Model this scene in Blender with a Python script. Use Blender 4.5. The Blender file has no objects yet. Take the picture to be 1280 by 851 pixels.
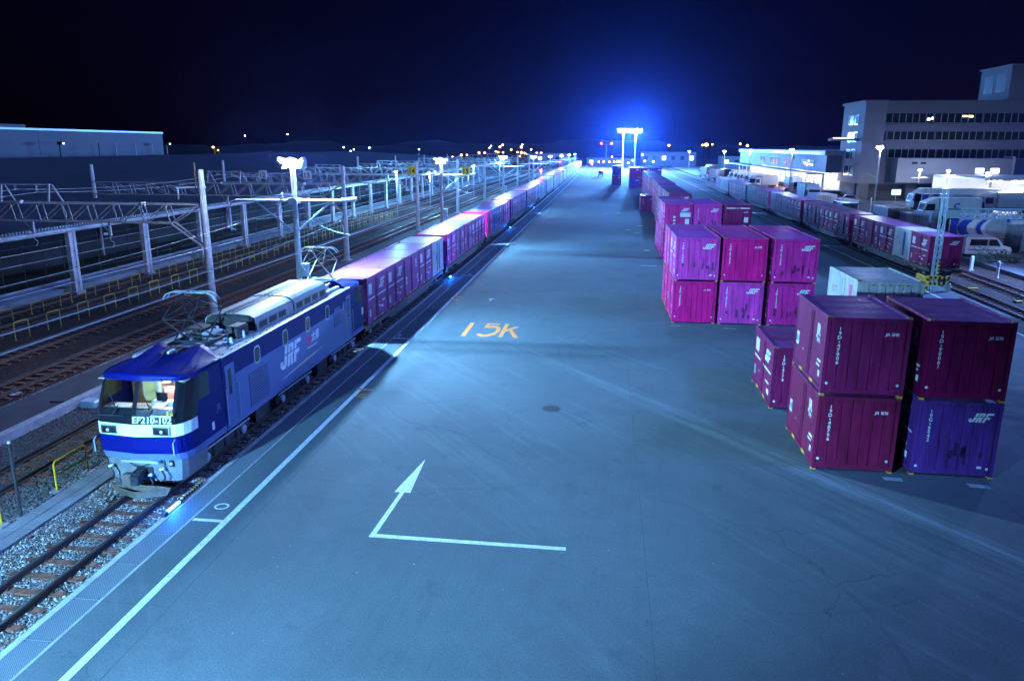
import bpy, math, random
import numpy as np
from mathutils import Vector, Matrix
random.seed(7)
R = math.radians
C = bpy.context.scene.collection
S = bpy.context.scene

# ------------------------------------------------------------------ camera
H, PITCH, YAW, ROLL = 9.979, 0.2506, 0.1200, 0.0038
cam = bpy.data.cameras.new("camera"); cam_o = bpy.data.objects.new("camera", cam); C.objects.link(cam_o)
cam.sensor_width = 36.0; cam.lens = 36.0 * 948.7 / 1280.0
cam.clip_start = 0.1; cam.clip_end = 9000
fw = Vector((-math.sin(YAW)*math.cos(PITCH), math.cos(YAW)*math.cos(PITCH), -math.sin(PITCH)))
rt = Vector((math.cos(YAW), math.sin(YAW), 0)); up = rt.cross(fw)
rt2 = rt*math.cos(ROLL) + up*math.sin(ROLL); up2 = -rt*math.sin(ROLL) + up*math.cos(ROLL)
m = Matrix((rt2, up2, -fw)).transposed().to_4x4(); m.translation = (0, 0, H)
cam_o.matrix_world = m
S.camera = cam_o

# ------------------------------------------------------------------ night sky, added blue fill sun, exposure
W = bpy.data.worlds.new("World"); S.world = W; W.use_nodes = True
nt = W.node_tree; nt.nodes.clear()
sky = nt.nodes.new("ShaderNodeTexSky"); sky.sky_type = 'NISHITA'; sky.sun_disc = False
sky.sun_elevation = R(-4.0); sky.sun_rotation = R(20); sky.altitude = 0; sky.air_density = 1.2; sky.dust_density = 0.6; sky.ozone_density = 4.0
mul = nt.nodes.new("ShaderNodeMix"); mul.data_type = 'RGBA'; mul.blend_type = 'MULTIPLY'; mul.inputs[0].default_value = 1
mul.inputs[7].default_value = (0.55, 0.30, 1.0, 1)
bg = nt.nodes.new("ShaderNodeBackground"); bg.inputs[1].default_value = 0.02
out = nt.nodes.new("ShaderNodeOutputWorld")
nt.links.new(sky.outputs[0], mul.inputs[6]); nt.links.new(mul.outputs[2], bg.inputs[0]); nt.links.new(bg.outputs[0], out.inputs[0])

sun = bpy.data.lights.new("fill_sun", 'SUN'); sun.energy = 0.62; sun.angle = R(9); sun.color = (0.11, 0.26, 1.0)  # blue sun lamp added as soft fill for the ground and train sides
sun_o = bpy.data.objects.new("fill_sun", sun); C.objects.link(sun_o); sun_o.rotation_euler = Vector((-.74, .10, -.66)).to_track_quat('-Z', 'Y').to_euler()
S.view_settings.view_transform = 'Standard'; S.view_settings.look = 'None'
S.view_settings.exposure = 2.2; S.view_settings.gamma = 1.0; S.view_settings.use_curve_mapping = False
cy = S.cycles
cy.use_denoising = True; cy.max_bounces = 5; cy.diffuse_bounces = 2; cy.glossy_bounces = 2; cy.transmission_bounces = 4
cy.transparent_max_bounces = 6; cy.volume_bounces = 0; cy.sample_clamp_indirect = 4; cy.sample_clamp_direct = 0
cy.use_light_tree = True; cy.caustics_reflective = False; cy.caustics_refractive = False

HAZE = True
LAMP = (0.185, 0.55, 1.0)
RIGHT = (0.16, 0.34, 1.0)

# ------------------------------------------------------------------ materials
MATS = {}
def M(name, col, rough=0.55, metal=0.0, var=0.2, scale=2.5, bump=0.0, emit=None, estr=0.0, stretch=None, spec=0.5, dirt=None, dirt_amt=0.0, streaks=False):
    if name in MATS: return MATS[name]
    mt = bpy.data.materials.new(name); mt.use_nodes = True; n = mt.node_tree; b = n.nodes["Principled BSDF"]
    b.inputs["Roughness"].default_value = rough; b.inputs["Metallic"].default_value = metal
    b.inputs["Specular IOR Level"].default_value = spec
    if emit:
        b.inputs["Base Color"].default_value = (*col, 1)
        b.inputs["Emission Color"].default_value = (*emit, 1); b.inputs["Emission Strength"].default_value = estr
        MATS[name] = mt; return mt
    tc = n.nodes.new("ShaderNodeTexCoord"); mp = n.nodes.new("ShaderNodeMapping")
    n.links.new(tc.outputs["Object"], mp.inputs["Vector"])
    if stretch: mp.inputs["Scale"].default_value = stretch
    nz = n.nodes.new("ShaderNodeTexNoise"); nz.inputs["Scale"].default_value = scale; nz.inputs["Detail"].default_value = 6; nz.inputs["Roughness"].default_value = 0.65
    n.links.new(mp.outputs[0], nz.inputs["Vector"])
    rp = n.nodes.new("ShaderNodeValToRGB"); n.links.new(nz.outputs["Fac"], rp.inputs[0])
    lo = [max(0, c*(1-var*1.5)) for c in col]; hi = [min(1, c*(1+var)) for c in col]
    rp.color_ramp.elements[0].position = 0.3; rp.color_ramp.elements[1].position = 0.7
    rp.color_ramp.elements[0].color = (*lo, 1); rp.color_ramp.elements[1].color = (*hi, 1)
    last = rp.outputs[0]
    if dirt:
        n2 = n.nodes.new("ShaderNodeTexNoise"); n2.inputs["Scale"].default_value = scale*0.8; n2.inputs["Detail"].default_value = 8; n2.inputs["Roughness"].default_value = 0.75
        mp2 = n.nodes.new("ShaderNodeMapping"); mp2.inputs["Scale"].default_value = (1.6, 1.6, 0.35); mp2.inputs["Location"].default_value = (3.1, 1.7, 9.2)
        n.links.new(tc.outputs["Object"], mp2.inputs["Vector"]); n.links.new(mp2.outputs[0], n2.inputs["Vector"])
        r2 = n.nodes.new("ShaderNodeValToRGB"); lo_p = .57 if name.startswith('road_paint') else .55; r2.color_ramp.elements[0].position = lo_p; r2.color_ramp.elements[1].position = lo_p + (.09 if lo_p > .55 else .17)
        r2.color_ramp.elements[1].color = (dirt_amt,)*3 + (1,)
        r2.color_ramp.elements[0].color = (0, 0, 0, 1)
        n.links.new(n2.outputs["Fac"], r2.inputs[0])
        mx = n.nodes.new("ShaderNodeMix"); mx.data_type = 'RGBA'; n.links.new(r2.outputs[0], mx.inputs[0])
        n.links.new(last, mx.inputs[6]); mx.inputs[7].default_value = (*dirt, 1); last = mx.outputs[2]
    if streaks:
        oi = n.nodes.new("ShaderNodeObjectInfo"); ad = n.nodes.new("ShaderNodeVectorMath"); ad.operation = 'ADD'; n.links.new(tc.outputs["Object"], ad.inputs[0]); n.links.new(oi.outputs["Location"], ad.inputs[1])
        m3 = n.nodes.new("ShaderNodeMapping"); m3.inputs["Scale"].default_value = (5.5, 5.5, .45); n.links.new(ad.outputs[0], m3.inputs[0])
        n3 = n.nodes.new("ShaderNodeTexNoise"); n3.inputs["Scale"].default_value = 1.6; n3.inputs["Detail"].default_value = 7; n3.inputs["Roughness"].default_value = .7; n.links.new(m3.outputs[0], n3.inputs["Vector"])
        r3 = n.nodes.new("ShaderNodeMapRange"); r3.inputs[1].default_value = .3; r3.inputs[2].default_value = .72; r3.inputs[3].default_value = .68; r3.inputs[4].default_value = 1.3; n.links.new(n3.outputs["Fac"], r3.inputs[0])
        q3 = n.nodes.new("ShaderNodeMix"); q3.data_type = 'RGBA'; q3.blend_type = 'MULTIPLY'; q3.inputs[0].default_value = 1; n.links.new(last, q3.inputs[6]); n.links.new(r3.outputs[0], q3.inputs[7]); last = q3.outputs[2]
        n4 = n.nodes.new("ShaderNodeTexNoise"); n4.inputs["Scale"].default_value = 9; n4.inputs["Detail"].default_value = 5; n4.inputs["Roughness"].default_value = .8; n.links.new(ad.outputs[0], n4.inputs["Vector"])
        r4 = n.nodes.new("ShaderNodeMapRange"); r4.inputs[1].default_value = .64; r4.inputs[2].default_value = .70; r4.inputs[4].default_value = .8; n.links.new(n4.outputs["Fac"], r4.inputs[0])
        q4 = n.nodes.new("ShaderNodeMix"); q4.data_type = 'RGBA'; n.links.new(r4.outputs[0], q4.inputs[0]); n.links.new(last, q4.inputs[6]); q4.inputs[7].default_value = (.12, .045, .02, 1); last = q4.outputs[2]
    n.links.new(last, b.inputs["Base Color"])
    rr = n.nodes.new("ShaderNodeMapRange"); rr.inputs[3].default_value = max(0.05, rough-0.12); rr.inputs[4].default_value = min(1, rough+0.15)
    n.links.new(nz.outputs["Fac"], rr.inputs[0]); n.links.new(rr.outputs[0], b.inputs["Roughness"])
    if bump > 0:
        bp = n.nodes.new("ShaderNodeBump"); bp.inputs["Strength"].default_value = bump; bp.inputs["Distance"].default_value = 0.02
        n.links.new(nz.outputs["Fac"], bp.inputs["Height"]); n.links.new(bp.outputs[0], b.inputs["Normal"])
    MATS[name] = mt; return mt

def asphalt_mat():
    mt = bpy.data.materials.new("yard_asphalt"); mt.use_nodes = True; n = mt.node_tree; b = n.nodes["Principled BSDF"]
    L = n.links.new; N = n.nodes.new
    tc = N("ShaderNodeTexCoord")
    def noise(scale, detail=4, rough=0.6, sc=(1, 1, 1), rot=0, loc=(0, 0, 0)):
        mp = N("ShaderNodeMapping"); mp.vector_type = 'TEXTURE'; mp.inputs["Scale"].default_value = tuple(1/q for q in sc); mp.inputs["Rotation"].default_value = (0, 0, rot); mp.inputs["Location"].default_value = loc
        L(tc.outputs["Object"], mp.inputs[0]); z = N("ShaderNodeTexNoise"); z.inputs["Scale"].default_value = scale; z.inputs["Detail"].default_value = detail; z.inputs["Roughness"].default_value = rough
        L(mp.outputs[0], z.inputs["Vector"]); return z.outputs["Fac"]
    def mr(v, a, c, d, e):
        q = N("ShaderNodeMapRange"); L(v, q.inputs[0])
        for i, val in zip((1, 2, 3, 4), (a, c, d, e)): q.inputs[i].default_value = val
        return q.outputs[0]
    def math2(op, a, c):
        q = N("ShaderNodeMath"); q.operation = op
        for i, v in enumerate((a, c)):
            if isinstance(v, (int, float)): q.inputs[i].default_value = v
            else: L(v, q.inputs[i])
        return q.outputs[0]
    big = noise(0.09, 4, 0.55)
    grain = noise(26, 3, 0.7)
    mid = noise(1.3, 6, 0.7)
    val = math2('MULTIPLY', mr(big, .3, .7, .82, 1.18), mr(grain, .3, .7, .74, 1.26))
    val = math2('MULTIPLY', val, mr(mid, .3, .7, .9, 1.1))
    # scuffed streaks along the fork lifts' turning direction
    st = noise(1.0, 8, 0.74, (0.12, 2.2, 1), R(-52))
    stm = noise(0.11, 3, 0.5, (1, 1, 1), 0, (5, 2, 0))
    streak = math2('MULTIPLY', mr(st, .52, .72, 0, 1), mr(stm, .42, .62, 0.05, .8))
    st2 = noise(1.3, 7, 0.72, (1.4, 0.1, 1), R(-4), (4, 9, 0))
    streak2 = math2('MULTIPLY', mr(st2, .5, .75, 0, .45), mr(stm, .5, .35, 0, 1))
    val = math2('ADD', val, math2('MULTIPLY', streak, .5))
    val = math2('SUBTRACT', val, math2('MULTIPLY', streak2, .5))
    # the worn forklift lane running diagonally to the near stack
    sep = N("ShaderNodeSeparateXYZ"); L(tc.outputs["Object"], sep.inputs[0])
    wob = math2('MULTIPLY', math2('SUBTRACT', mid, .5), .8)
    dd = math2('ADD', math2('ADD', math2('MULTIPLY', math2('ADD', sep.outputs[0], 1.9), .79), math2('MULTIPLY', math2('SUBTRACT', sep.outputs[1], 34.5), .614)), wob)
    uu = math2('ADD', math2('MULTIPLY', math2('ADD', sep.outputs[0], 1.9), .614), math2('MULTIPLY', math2('SUBTRACT', sep.outputs[1], 34.5), -.79))
    lane = math2('MULTIPLY', mr(math2('ABSOLUTE', dd, 0), .1, .75, 1, 0), mr(uu, -3, 5, 0, 1))
    fan = math2('MULTIPLY', math2('MULTIPLY', mr(dd, -4.5, -1.5, 0, 1), mr(dd, .2, .9, 1, 0)), mr(uu, 8, 17, 0, 1))
    wear = math2('MULTIPLY', math2('ADD', math2('MULTIPLY', lane, 1.0), math2('MULTIPLY', fan, .42)), mr(st, .42, .66, 0, 1))
    val = math2('ADD', val, math2('MULTIPLY', wear, .95))
    patch = noise(.35, 3, .4, (1, 1, 1), 0, (7, 3, 0))
    val = math2('MULTIPLY', val, mr(patch, .55, .6, 1, .93))
    oil = noise(.9, 4, .55, (1, 1, 1), 0, (1, 6, 0))
    val = math2('MULTIPLY', val, mr(oil, .62, .74, 1, .80))
    nv = N("ShaderNodeTexNoise"); nv.inputs["Scale"].default_value = .5; nv.inputs["Detail"].default_value = 6; L(tc.outputs["Object"], nv.inputs["Vector"])
    va = N("ShaderNodeVectorMath"); va.operation = 'MULTIPLY_ADD'; L(nv.outputs["Color"], va.inputs[0]); va.inputs[1].default_value = (2.5, 2.5, 0); L(tc.outputs["Object"], va.inputs[2])
    vo = N("ShaderNodeTexVoronoi"); vo.feature = 'DISTANCE_TO_EDGE'; vo.inputs["Scale"].default_value = .13; L(va.outputs[0], vo.inputs["Vector"])
    crack = math2('MULTIPLY', mr(vo.outputs["Distance"], .0008, .003, 1, 0), mr(stm, .46, .56, 0, .24))
    val = math2('SUBTRACT', val, crack)
    for (cx, cy_, r, w) in ((-9, 22, 9.5, .12), (-8.2, 21, 9.9, .1), (7, 37, 8.5, .14), (6.2, 37.5, 8.3, .12), (-1, 14, 7.3, .1), (-6, 33, 12.5, .14), (-6.4, 33, 13.6, .14), (4, 22, 6.6, .1)):
        dx = math2('SUBTRACT', sep.outputs[0], cx); dy = math2('SUBTRACT', sep.outputs[1], cy_)
        d = math2('SQRT', math2('ADD', math2('MULTIPLY', dx, dx), math2('MULTIPLY', dy, dy)), 0)
        q = math2('ABSOLUTE', math2('SUBTRACT', d, r), 0)
        ring = math2('MULTIPLY', mr(q, 0, w, 1, 0), mr(stm, .45, .6, 0, .26))
        val = math2('SUBTRACT', val, math2('MULTIPLY', ring, mr(mid, .35, .65, 0, 1)))
    spk = noise(7.0, 2, 0.5, (1, 1, 1), 0, (2, 8, 0))
    speck = mr(spk, .76, .79, 0, 1)
    cr = N("ShaderNodeMix"); cr.data_type = 'RGBA'; cr.blend_type = 'MULTIPLY'; cr.inputs[0].default_value = 1
    cr.inputs[6].default_value = (0.090, 0.109, 0.116, 1); L(val, cr.inputs[7])
    c2 = N("ShaderNodeMix"); c2.data_type = 'RGBA'; L(speck, c2.inputs[0]); L(cr.outputs[2], c2.inputs[6]); c2.inputs[7].default_value = (.3, .3, .3, 1)
    L(c2.outputs[2], b.inputs["Base Color"])
    L(mr(mid, .3, .7, .72, .95), b.inputs["Roughness"]); b.inputs["Specular IOR Level"].default_value = 0.22
    bp = N("ShaderNodeBump"); bp.inputs["Strength"].default_value = 0.35; bp.inputs["Distance"].default_value = 0.01; L(grain, bp.inputs["Height"]); L(bp.outputs[0], b.inputs["Normal"])
    return mt

def gravel_mat(name, c0, c1, scale):
    mt = bpy.data.materials.new(name); mt.use_nodes = True; n = mt.node_tree; b = n.nodes["Principled BSDF"]; L = n.links.new
    tc = n.nodes.new("ShaderNodeTexCoord"); v = n.nodes.new("ShaderNodeTexVoronoi"); v.inputs["Scale"].default_value = scale
    L(tc.outputs["Object"], v.inputs["Vector"])
    sp = n.nodes.new("ShaderNodeSeparateColor"); L(v.outputs["Color"], sp.inputs[0])
    nz = n.nodes.new("ShaderNodeTexNoise"); nz.inputs["Scale"].default_value = 0.5; nz.inputs["Detail"].default_value = 6; L(tc.outputs["Object"], nz.inputs["Vector"])
    mm = n.nodes.new("ShaderNodeMath"); mm.operation = 'MULTIPLY'; L(sp.outputs[0], mm.inputs[0]); L(nz.outputs["Fac"], mm.inputs[1])
    rp = n.nodes.new("ShaderNodeValToRGB"); L(mm.outputs[0], rp.inputs[0]); rp.color_ramp.elements[0].position = .08; rp.color_ramp.elements[1].position = .55
    rp.color_ramp.elements[0].color = (*c0, 1); rp.color_ramp.elements[1].color = (*c1, 1); L(rp.outputs[0], b.inputs["Base Color"])
    b.inputs["Roughness"].default_value = .9; b.inputs["Specular IOR Level"].default_value = .2
    bp = n.nodes.new("ShaderNodeBump"); bp.inputs["Strength"].default_value = 1.0; bp.inputs["Distance"].default_value = .06; bp.invert = True
    L(v.outputs["Distance"], bp.inputs["Height"]); L(bp.outputs[0], b.inputs["Normal"])
    return mt

def emit(name, col, s): return M(name, (0.02, 0.02, 0.02), emit=col, estr=s)
def paint(name, col, var=.22, rough=.42): return M(name, col, rough=rough, var=var, scale=1.6, stretch=(1.5, 1.5, .35), dirt=(.055, .03, .025), dirt_amt=.6, bump=.3, spec=.3, streaks=True)

m_white = M("white_paint", (.72, .74, .74), .5, var=.12)
m_mark = M("road_paint_white", (.62, .63, .63), .75, var=.22, scale=9, dirt=(.14, .14, .14), dirt_amt=.9)
m_markworn = M("road_paint_worn", (.40, .41, .42), .8, var=.35, scale=7, dirt=(.12, .12, .12), dirt_amt=.8)
m_markyel = M("road_paint_yellow", (.85, .21, .03), .75, var=.22, scale=9, dirt=(.14, .12, .11), dirt_amt=.5)
m_yellow = M("yellow_paint", (.82, .50, .02), .45, var=.15)
m_yellowd = M("yellow_green_paint", (.55, .46, .05), .5, var=.2)
m_black = M("black_rubber", (.012, .012, .014), .6)
m_dark = M("dark_steel", (.035, .033, .034), .55, .3, var=.4, scale=4)
m_rust = M("rusty_rail_steel", (.10, .055, .035), .75, .2, var=.35, scale=6)
m_railtop = M("worn_rail_head", (.22, .19, .17), .4, .8)
m_sleeper = M("creosoted_sleeper", (.16, .055, .03), .9, var=.5, scale=5)
m_conc = M("concrete", (.34, .34, .33), .85, var=.25, scale=2, bump=.1)
m_concd = M("dark_concrete", (.16, .16, .165), .9, var=.3, scale=1.2, bump=.1)
m_pole = M("spun_concrete_pole", (.46, .46, .45), .8, var=.15, scale=1.5, stretch=(1, 1, 1.5), dirt=(.12, .11, .1), dirt_amt=.5)
m_galv = M("galvanised_steel", (.38, .37, .38), .6, .2, var=.18, scale=3, dirt=(.16, .09, .05), dirt_amt=.4)
m_galvr = M("galvanised_steel_rusty", (.50, .46, .44), .6, .2, var=.25, scale=3, dirt=(.2, .09, .04), dirt_amt=.8)
m_ins = M("white_porcelain", (.7, .75, .75), .25)
m_wire = M("copper_wire", (.40, .40, .38), .75, 0)
m_glassd = M("dark_glass", (.015, .018, .022), .08, var=.1)
m_grate = None
m_silver = M("silver_steel", (.50, .52, .55), .45, .3, var=.12)
m_greyp = M("grey_paint", (.30, .32, .34), .5, var=.15, dirt=(.1, .08, .07), dirt_amt=.4)
m_roofg = M("loco_roof_grey", (.24, .25, .24), .5, var=.14, scale=2, dirt=(.14, .12, .10), dirt_amt=.5)
m_navy = M("navy_loco_paint", (.002, .006, .11), .42, var=.08, scale=.7, spec=.15)
m_loblue = M("pale_blue_loco_paint", (.10, .145, .30), .42, spec=.3, var=.10, scale=.8, dirt=(.12, .10, .10), dirt_amt=.22)
m_skirt = M("pale_grey_skirt_paint", (.15, .155, .16), .5, var=.2, scale=3, dirt=(.16, .12, .09), dirt_amt=.6)
m_beige = M("cab_beige", (.40, .33, .24), .6, var=.08)
m_cloth = M("white_cloth", (.75, .75, .72), .85, var=.1)
m_seatr = M("pink_seat_cloth", (.45, .16, .14), .8)
m_lamp = emit("flood_lamp_face", (.72, .88, 1.0), 40)
m_lampw = emit("dock_lamp_face", (1.0, .95, 1.0), 22)
m_edge = emit("blue_edge_tube", (.06, .32, 1.0), 6)
m_red = emit("red_signal_lens", (1.0, .02, .05), 25)
m_orange = emit("sodium_lamp", (1.0, .42, .06), 7)
m_green = emit("green_lamp", (.4, 1.0, .45), 10)
m_coollamp = emit("cool_lamp", (.6, .85, 1.0), 12)
m_cabl = emit("cab_lamp", (.85, .95, 1.0), 60)
m_win_y = emit("lit_window_yellow", (1.0, .75, .25), 2.5)
m_win_w = emit("lit_window_white", (.75, .88, 1.0), 1.6)
m_sign_y = M("yellow_sign_face", (.85, .72, .02), .5, var=.05)
m_sign_w = M("white_sign_face", (.65, .68, .7), .5, var=.05)

# ------------------------------------------------------------------ mesh builder
class MB:
    def __init__(s): s.v = []; s.f = []; s.mi = []; s.ms = []
    def mid(s, mt):
        if mt not in s.ms: s.ms.append(mt)
        return s.ms.index(mt)
    def add(s, vs, fs, mt):
        k = len(s.v); i = s.mid(mt)
        s.v += [tuple(p) for p in vs]; s.f += [[a+k for a in f] for f in fs]; s.mi += [i]*len(fs)
    def box(s, x0, x1, y0, y1, z0, z1, mt, M4=None):
        vs = [Vector((x, y, z)) for z in (z0, z1) for y in (y0, y1) for x in (x0, x1)]
        if M4: vs = [M4 @ p for p in vs]
        s.add(vs, [(0, 2, 3, 1), (4, 5, 7, 6), (0, 1, 5, 4), (2, 6, 7, 3), (0, 4, 6, 2), (1, 3, 7, 5)], mt)
    def cbox(s, x0, x1, y0, y1, z0, z1, c, mt):
        """box with chamfered vertical edges and top edge"""
        out = []
        for z, q in ((z0, 0), (z1-c, 0), (z1, c)):
            a0, a1, b0, b1 = x0+q, x1-q, y0+q, y1-q
            out += [(a0+c, b0, z), (a1-c, b0, z), (a1, b0+c, z), (a1, b1-c, z), (a1-c, b1, z), (a0+c, b1, z), (a0, b1-c, z), (a0, b0+c, z)]
        fs = [tuple(range(7, -1, -1)), tuple(range(16, 24))]
        for l in (0, 8):
            fs += [(l+i, l+(i+1) % 8, l+8+(i+1) % 8, l+8+i) for i in range(8)]
        s.add(out, fs, mt)
    def tube(s, p, q, r, mt, n=6, r2=None):
        p = Vector(p); q = Vector(q); d = (q-p)
        if d.length < 1e-6: return
        d.normalize(); a = d.orthogonal().normalized(); b = d.cross(a); r2 = r if r2 is None else r2
        vs = []
        for (c, rr) in ((p, r), (q, r2)):
            vs += [c + (a*math.cos(2*math.pi*i/n) + b*math.sin(2*math.pi*i/n))*rr for i in range(n)]
        fs = [(i, (i+1) % n, n+(i+1) % n, n+i) for i in range(n)] + [tuple(range(n-1, -1, -1)), tuple(range(n, 2*n))]
        s.add(vs, fs, mt)
    def path(s, pts, r, mt, n=6):
        pts = [Vector(p) for p in pts]; vs = []; 
        for i, p in enumerate(pts):
            d = (pts[min(i+1, len(pts)-1)] - pts[max(i-1, 0)]).normalized()
            ref = Vector((0, 0, 1)) if abs(d.z) < .9 else Vector((1, 0, 0))
            a = d.cross(ref).normalized(); b = d.cross(a)
            vs += [p + (a*math.cos(2*math.pi*k/n) + b*math.sin(2*math.pi*k/n))*r for k in range(n)]
        fs = []
        for i in range(len(pts)-1):
            fs += [(i*n+k, i*n+(k+1) % n, (i+1)*n+(k+1) % n, (i+1)*n+k) for k in range(n)]
        fs += [tuple(range(n-1, -1, -1)), tuple(range((len(pts)-1)*n, len(pts)*n))]
        s.add(vs, fs, mt)
    def bar(s, p, q, w, h, mt):
        """rectangular bar from p to q"""
        p = Vector(p); q = Vector(q); d = (q-p).normalized()
        ref = Vector((0, 0, 1)) if abs(d.z) < .95 else Vector((0, 1, 0))
        a = d.cross(ref).normalized(); b = a.cross(d)
        vs = [c + a*x*w/2 + b*y*h/2 for c in (p, q) for x, y in ((-1, -1), (1, -1), (1, 1), (-1, 1))]
        s.add(vs, [(3, 2, 1, 0), (4, 5, 6, 7)] + [(i, (i+1) % 4, 4+(i+1) % 4, 4+i) for i in range(4)], mt)
    def prism(s, pts2, o, r, u, t, mt):
        """polygon in plane (o,r,u), extruded by vector t"""
        o = Vector(o); r = Vector(r); u = Vector(u); t = Vector(t); n = len(pts2)
        vs = [o + r*a + u*b for a, b in pts2]; vs += [p + t for p in vs]
        s.add(vs, [tuple(range(n-1, -1, -1)), tuple(range(n, 2*n))] + [(i, (i+1) % n, n+(i+1) % n, n+i) for i in range(n)], mt)
    def quad(s, a, b, c, d, mt): s.add([a, b, c, d], [(0, 1, 2, 3)], mt)
    def lathe(s, prof, o, mt, n=16, axis='z'):
        vs = []; o = Vector(o)
        for (r, z) in prof:
            for i in range(n):
                a = 2*math.pi*i/n; c, d = r*math.cos(a), r*math.sin(a)
                vs.append(o + (Vector((c, d, z)) if axis == 'z' else Vector((z, c, d)) if axis == 'x' else Vector((c, z, d))))
        fs = []
        for k in range(len(prof)-1):
            fs += [(k*n+i, k*n+(i+1) % n, (k+1)*n+(i+1) % n, (k+1)*n+i) for i in range(n)]
        fs += [tuple(range(n-1, -1, -1)), tuple(range((len(prof)-1)*n, len(prof)*n))]
        s.add(vs, fs, mt)
    def text(s, body, o, r, u, size, mt, align='l', shear=0.0, bold=0.0, wide=1.0, t=0.0):
        vs, fs, w = text_geo(body, shear, bold)
        o = Vector(o); r = Vector(r); u = Vector(u); k = {'l': 0, 'c': w/2, 'r': w}[align]
        s.add([o + r*((x-k)*size*wide) + u*(y*size) for x, y in vs], fs, mt)
        return w*size*wide
    def mesh(s, name, smooth=False):
        me = bpy.data.meshes.new(name); me.from_pydata([tuple(p) for p in s.v], [], s.f)
        for mt in s.ms: me.materials.append(mt)
        me.polygons.foreach_set("material_index", s.mi)
        if smooth: me.polygons.foreach_set("use_smooth", [True]*len(s.f))
        me.update(); return me
EMB = [[(0, .18), (.18, 0), (.42, 0), (.30, .19), (.24, .19), (.22, .22), (.22, .38), (0, .38)], [(.42, 0), (.55, .13), (.55, .56), (.33, .56), (.33, .22), (.30, .19)], [(.33, .62), (.55, .62), (.55, 1), (.33, 1)],
       [(.63, 0), (.83, 0), (.83, .56), (.63, .56)], [(.63, .62), (.83, .62), (.83, 1), (.63, 1)], [(.83, .84), (.93, .84), (.93, 1), (.83, 1)], [(.93, .62), (1.12, .62), (1.12, .92), (1.04, 1), (.93, 1)], [(.83, .42), (1.04, .42), (1.12, .5), (1.12, .56), (.83, .56)], [(.86, .42), (.92, 0), (1.15, 0), (1.05, .42)],
       [(1.21, 0), (1.42, 0), (1.42, .56), (1.21, .56)], [(1.21, .62), (1.42, .62), (1.42, 1), (1.21, 1)], [(1.42, .80), (1.80, .80), (1.80, 1), (1.42, 1)], [(1.42, .36), (1.70, .36), (1.70, .56), (1.42, .56)]]
def emblem(q, o, r, u, h, mt, shear=.25, wide=1.0):
    o = Vector(o); r = Vector(r); u = Vector(u)
    for p in EMB: q.add([o + r*((x*wide + y*shear)*h) + u*(y*h) for x, y in p], [tuple(range(len(p)))], mt)
TXT = {}
def text_geo(body, shear, bold):
    k = (body, shear, bold)
    if k not in TXT:
        cu = bpy.data.curves.new("t", "FONT"); cu.body = body; cu.resolution_u = 2; cu.shear = shear; cu.offset = bold
        o = bpy.data.objects.new("t", cu); me = bpy.data.meshes.new_from_object(o)
        vs = [(v.co.x, v.co.y) for v in me.vertices]; x0 = min(v[0] for v in vs); w = max(v[0] for v in vs) - x0
        TXT[k] = ([(a-x0, b) for a, b in vs], [tuple(p.vertices) for p in me.polygons], w)
        bpy.data.objects.remove(o); bpy.data.curves.remove(cu); bpy.data.meshes.remove(me)
    return TXT[k]

def link(name, me, parent=None, loc=None, rz=0):
    o = bpy.data.objects.new(name, me); C.objects.link(o)
    if parent: o.parent = parent
    if loc: o.location = loc
    if rz: o.rotation_euler = (0, 0, rz)
    return o
def part(name, mb, parent, smooth=False): return link(name, mb.mesh(name, smooth), parent)
def tag(o, label, cat, group=None):
    o["label"] = label; o["category"] = cat
    if group: o["group"] = group
    return o
def thing(name, label, cat, loc=(0, 0, 0), rz=0, group=None):
    o = bpy.data.objects.new(name, None); o.empty_display_size = .3; C.objects.link(o); o.location = loc; o.rotation_euler = (0, 0, rz)
    return tag(o, label, cat, group)
def solo(name, mb, label, cat, group=None, loc=None, rz=0, smooth=False):
    return tag(link(name, mb.mesh(name, smooth), None, loc, rz), label, cat, group)
def struct(name, mb, kind='structure', smooth=False):
    o = link(name, mb.mesh(name, smooth)); o["kind"] = kind; return o
def copy_thing(o, loc, label=None, group=None, rz=None):
    c = o.copy(); C.objects.link(c); c.location = loc
    if rz is not None: c.rotation_euler = (0, 0, rz)
    if label: c["label"] = label
    if group: c["group"] = group
    for ch in list(o.children):
        d = ch.copy(); C.objects.link(d); d.parent = c
        for g in list(ch.children):
            e = g.copy(); C.objects.link(e); e.parent = d
    return c
ORD = "first second third fourth fifth sixth seventh eighth ninth tenth eleventh twelfth thirteenth fourteenth fifteenth sixteenth seventeenth eighteenth nineteenth twentieth".split()
ORD += ["twenty-" + w for w in ORD[:9]] + ["thirtieth"] + ["thirty-" + w for w in ORD[:9]] + ["fortieth"]

def light(kind, loc, power, col, aim=None, size=.2, spot=120, blend=.6, parent=None):
    l = bpy.data.lights.new("lamp_light", kind); l.energy = power; l.color = col
    if kind in ('POINT', 'SPOT'): l.shadow_soft_size = size
    if kind == 'SPOT': l.spot_size = R(spot); l.spot_blend = blend
    if kind == 'AREA': l.size = size
    o = bpy.data.objects.new("lamp_light", l); C.objects.link(o); o.location = loc
    if aim is not None:
        base = Vector(loc) + (parent.location if parent else Vector((0, 0, 0)))
        o.rotation_euler = (Vector(aim) - base).to_track_quat('-Z', 'Y').to_euler()
    if parent: o.parent = parent
    return o

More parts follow.
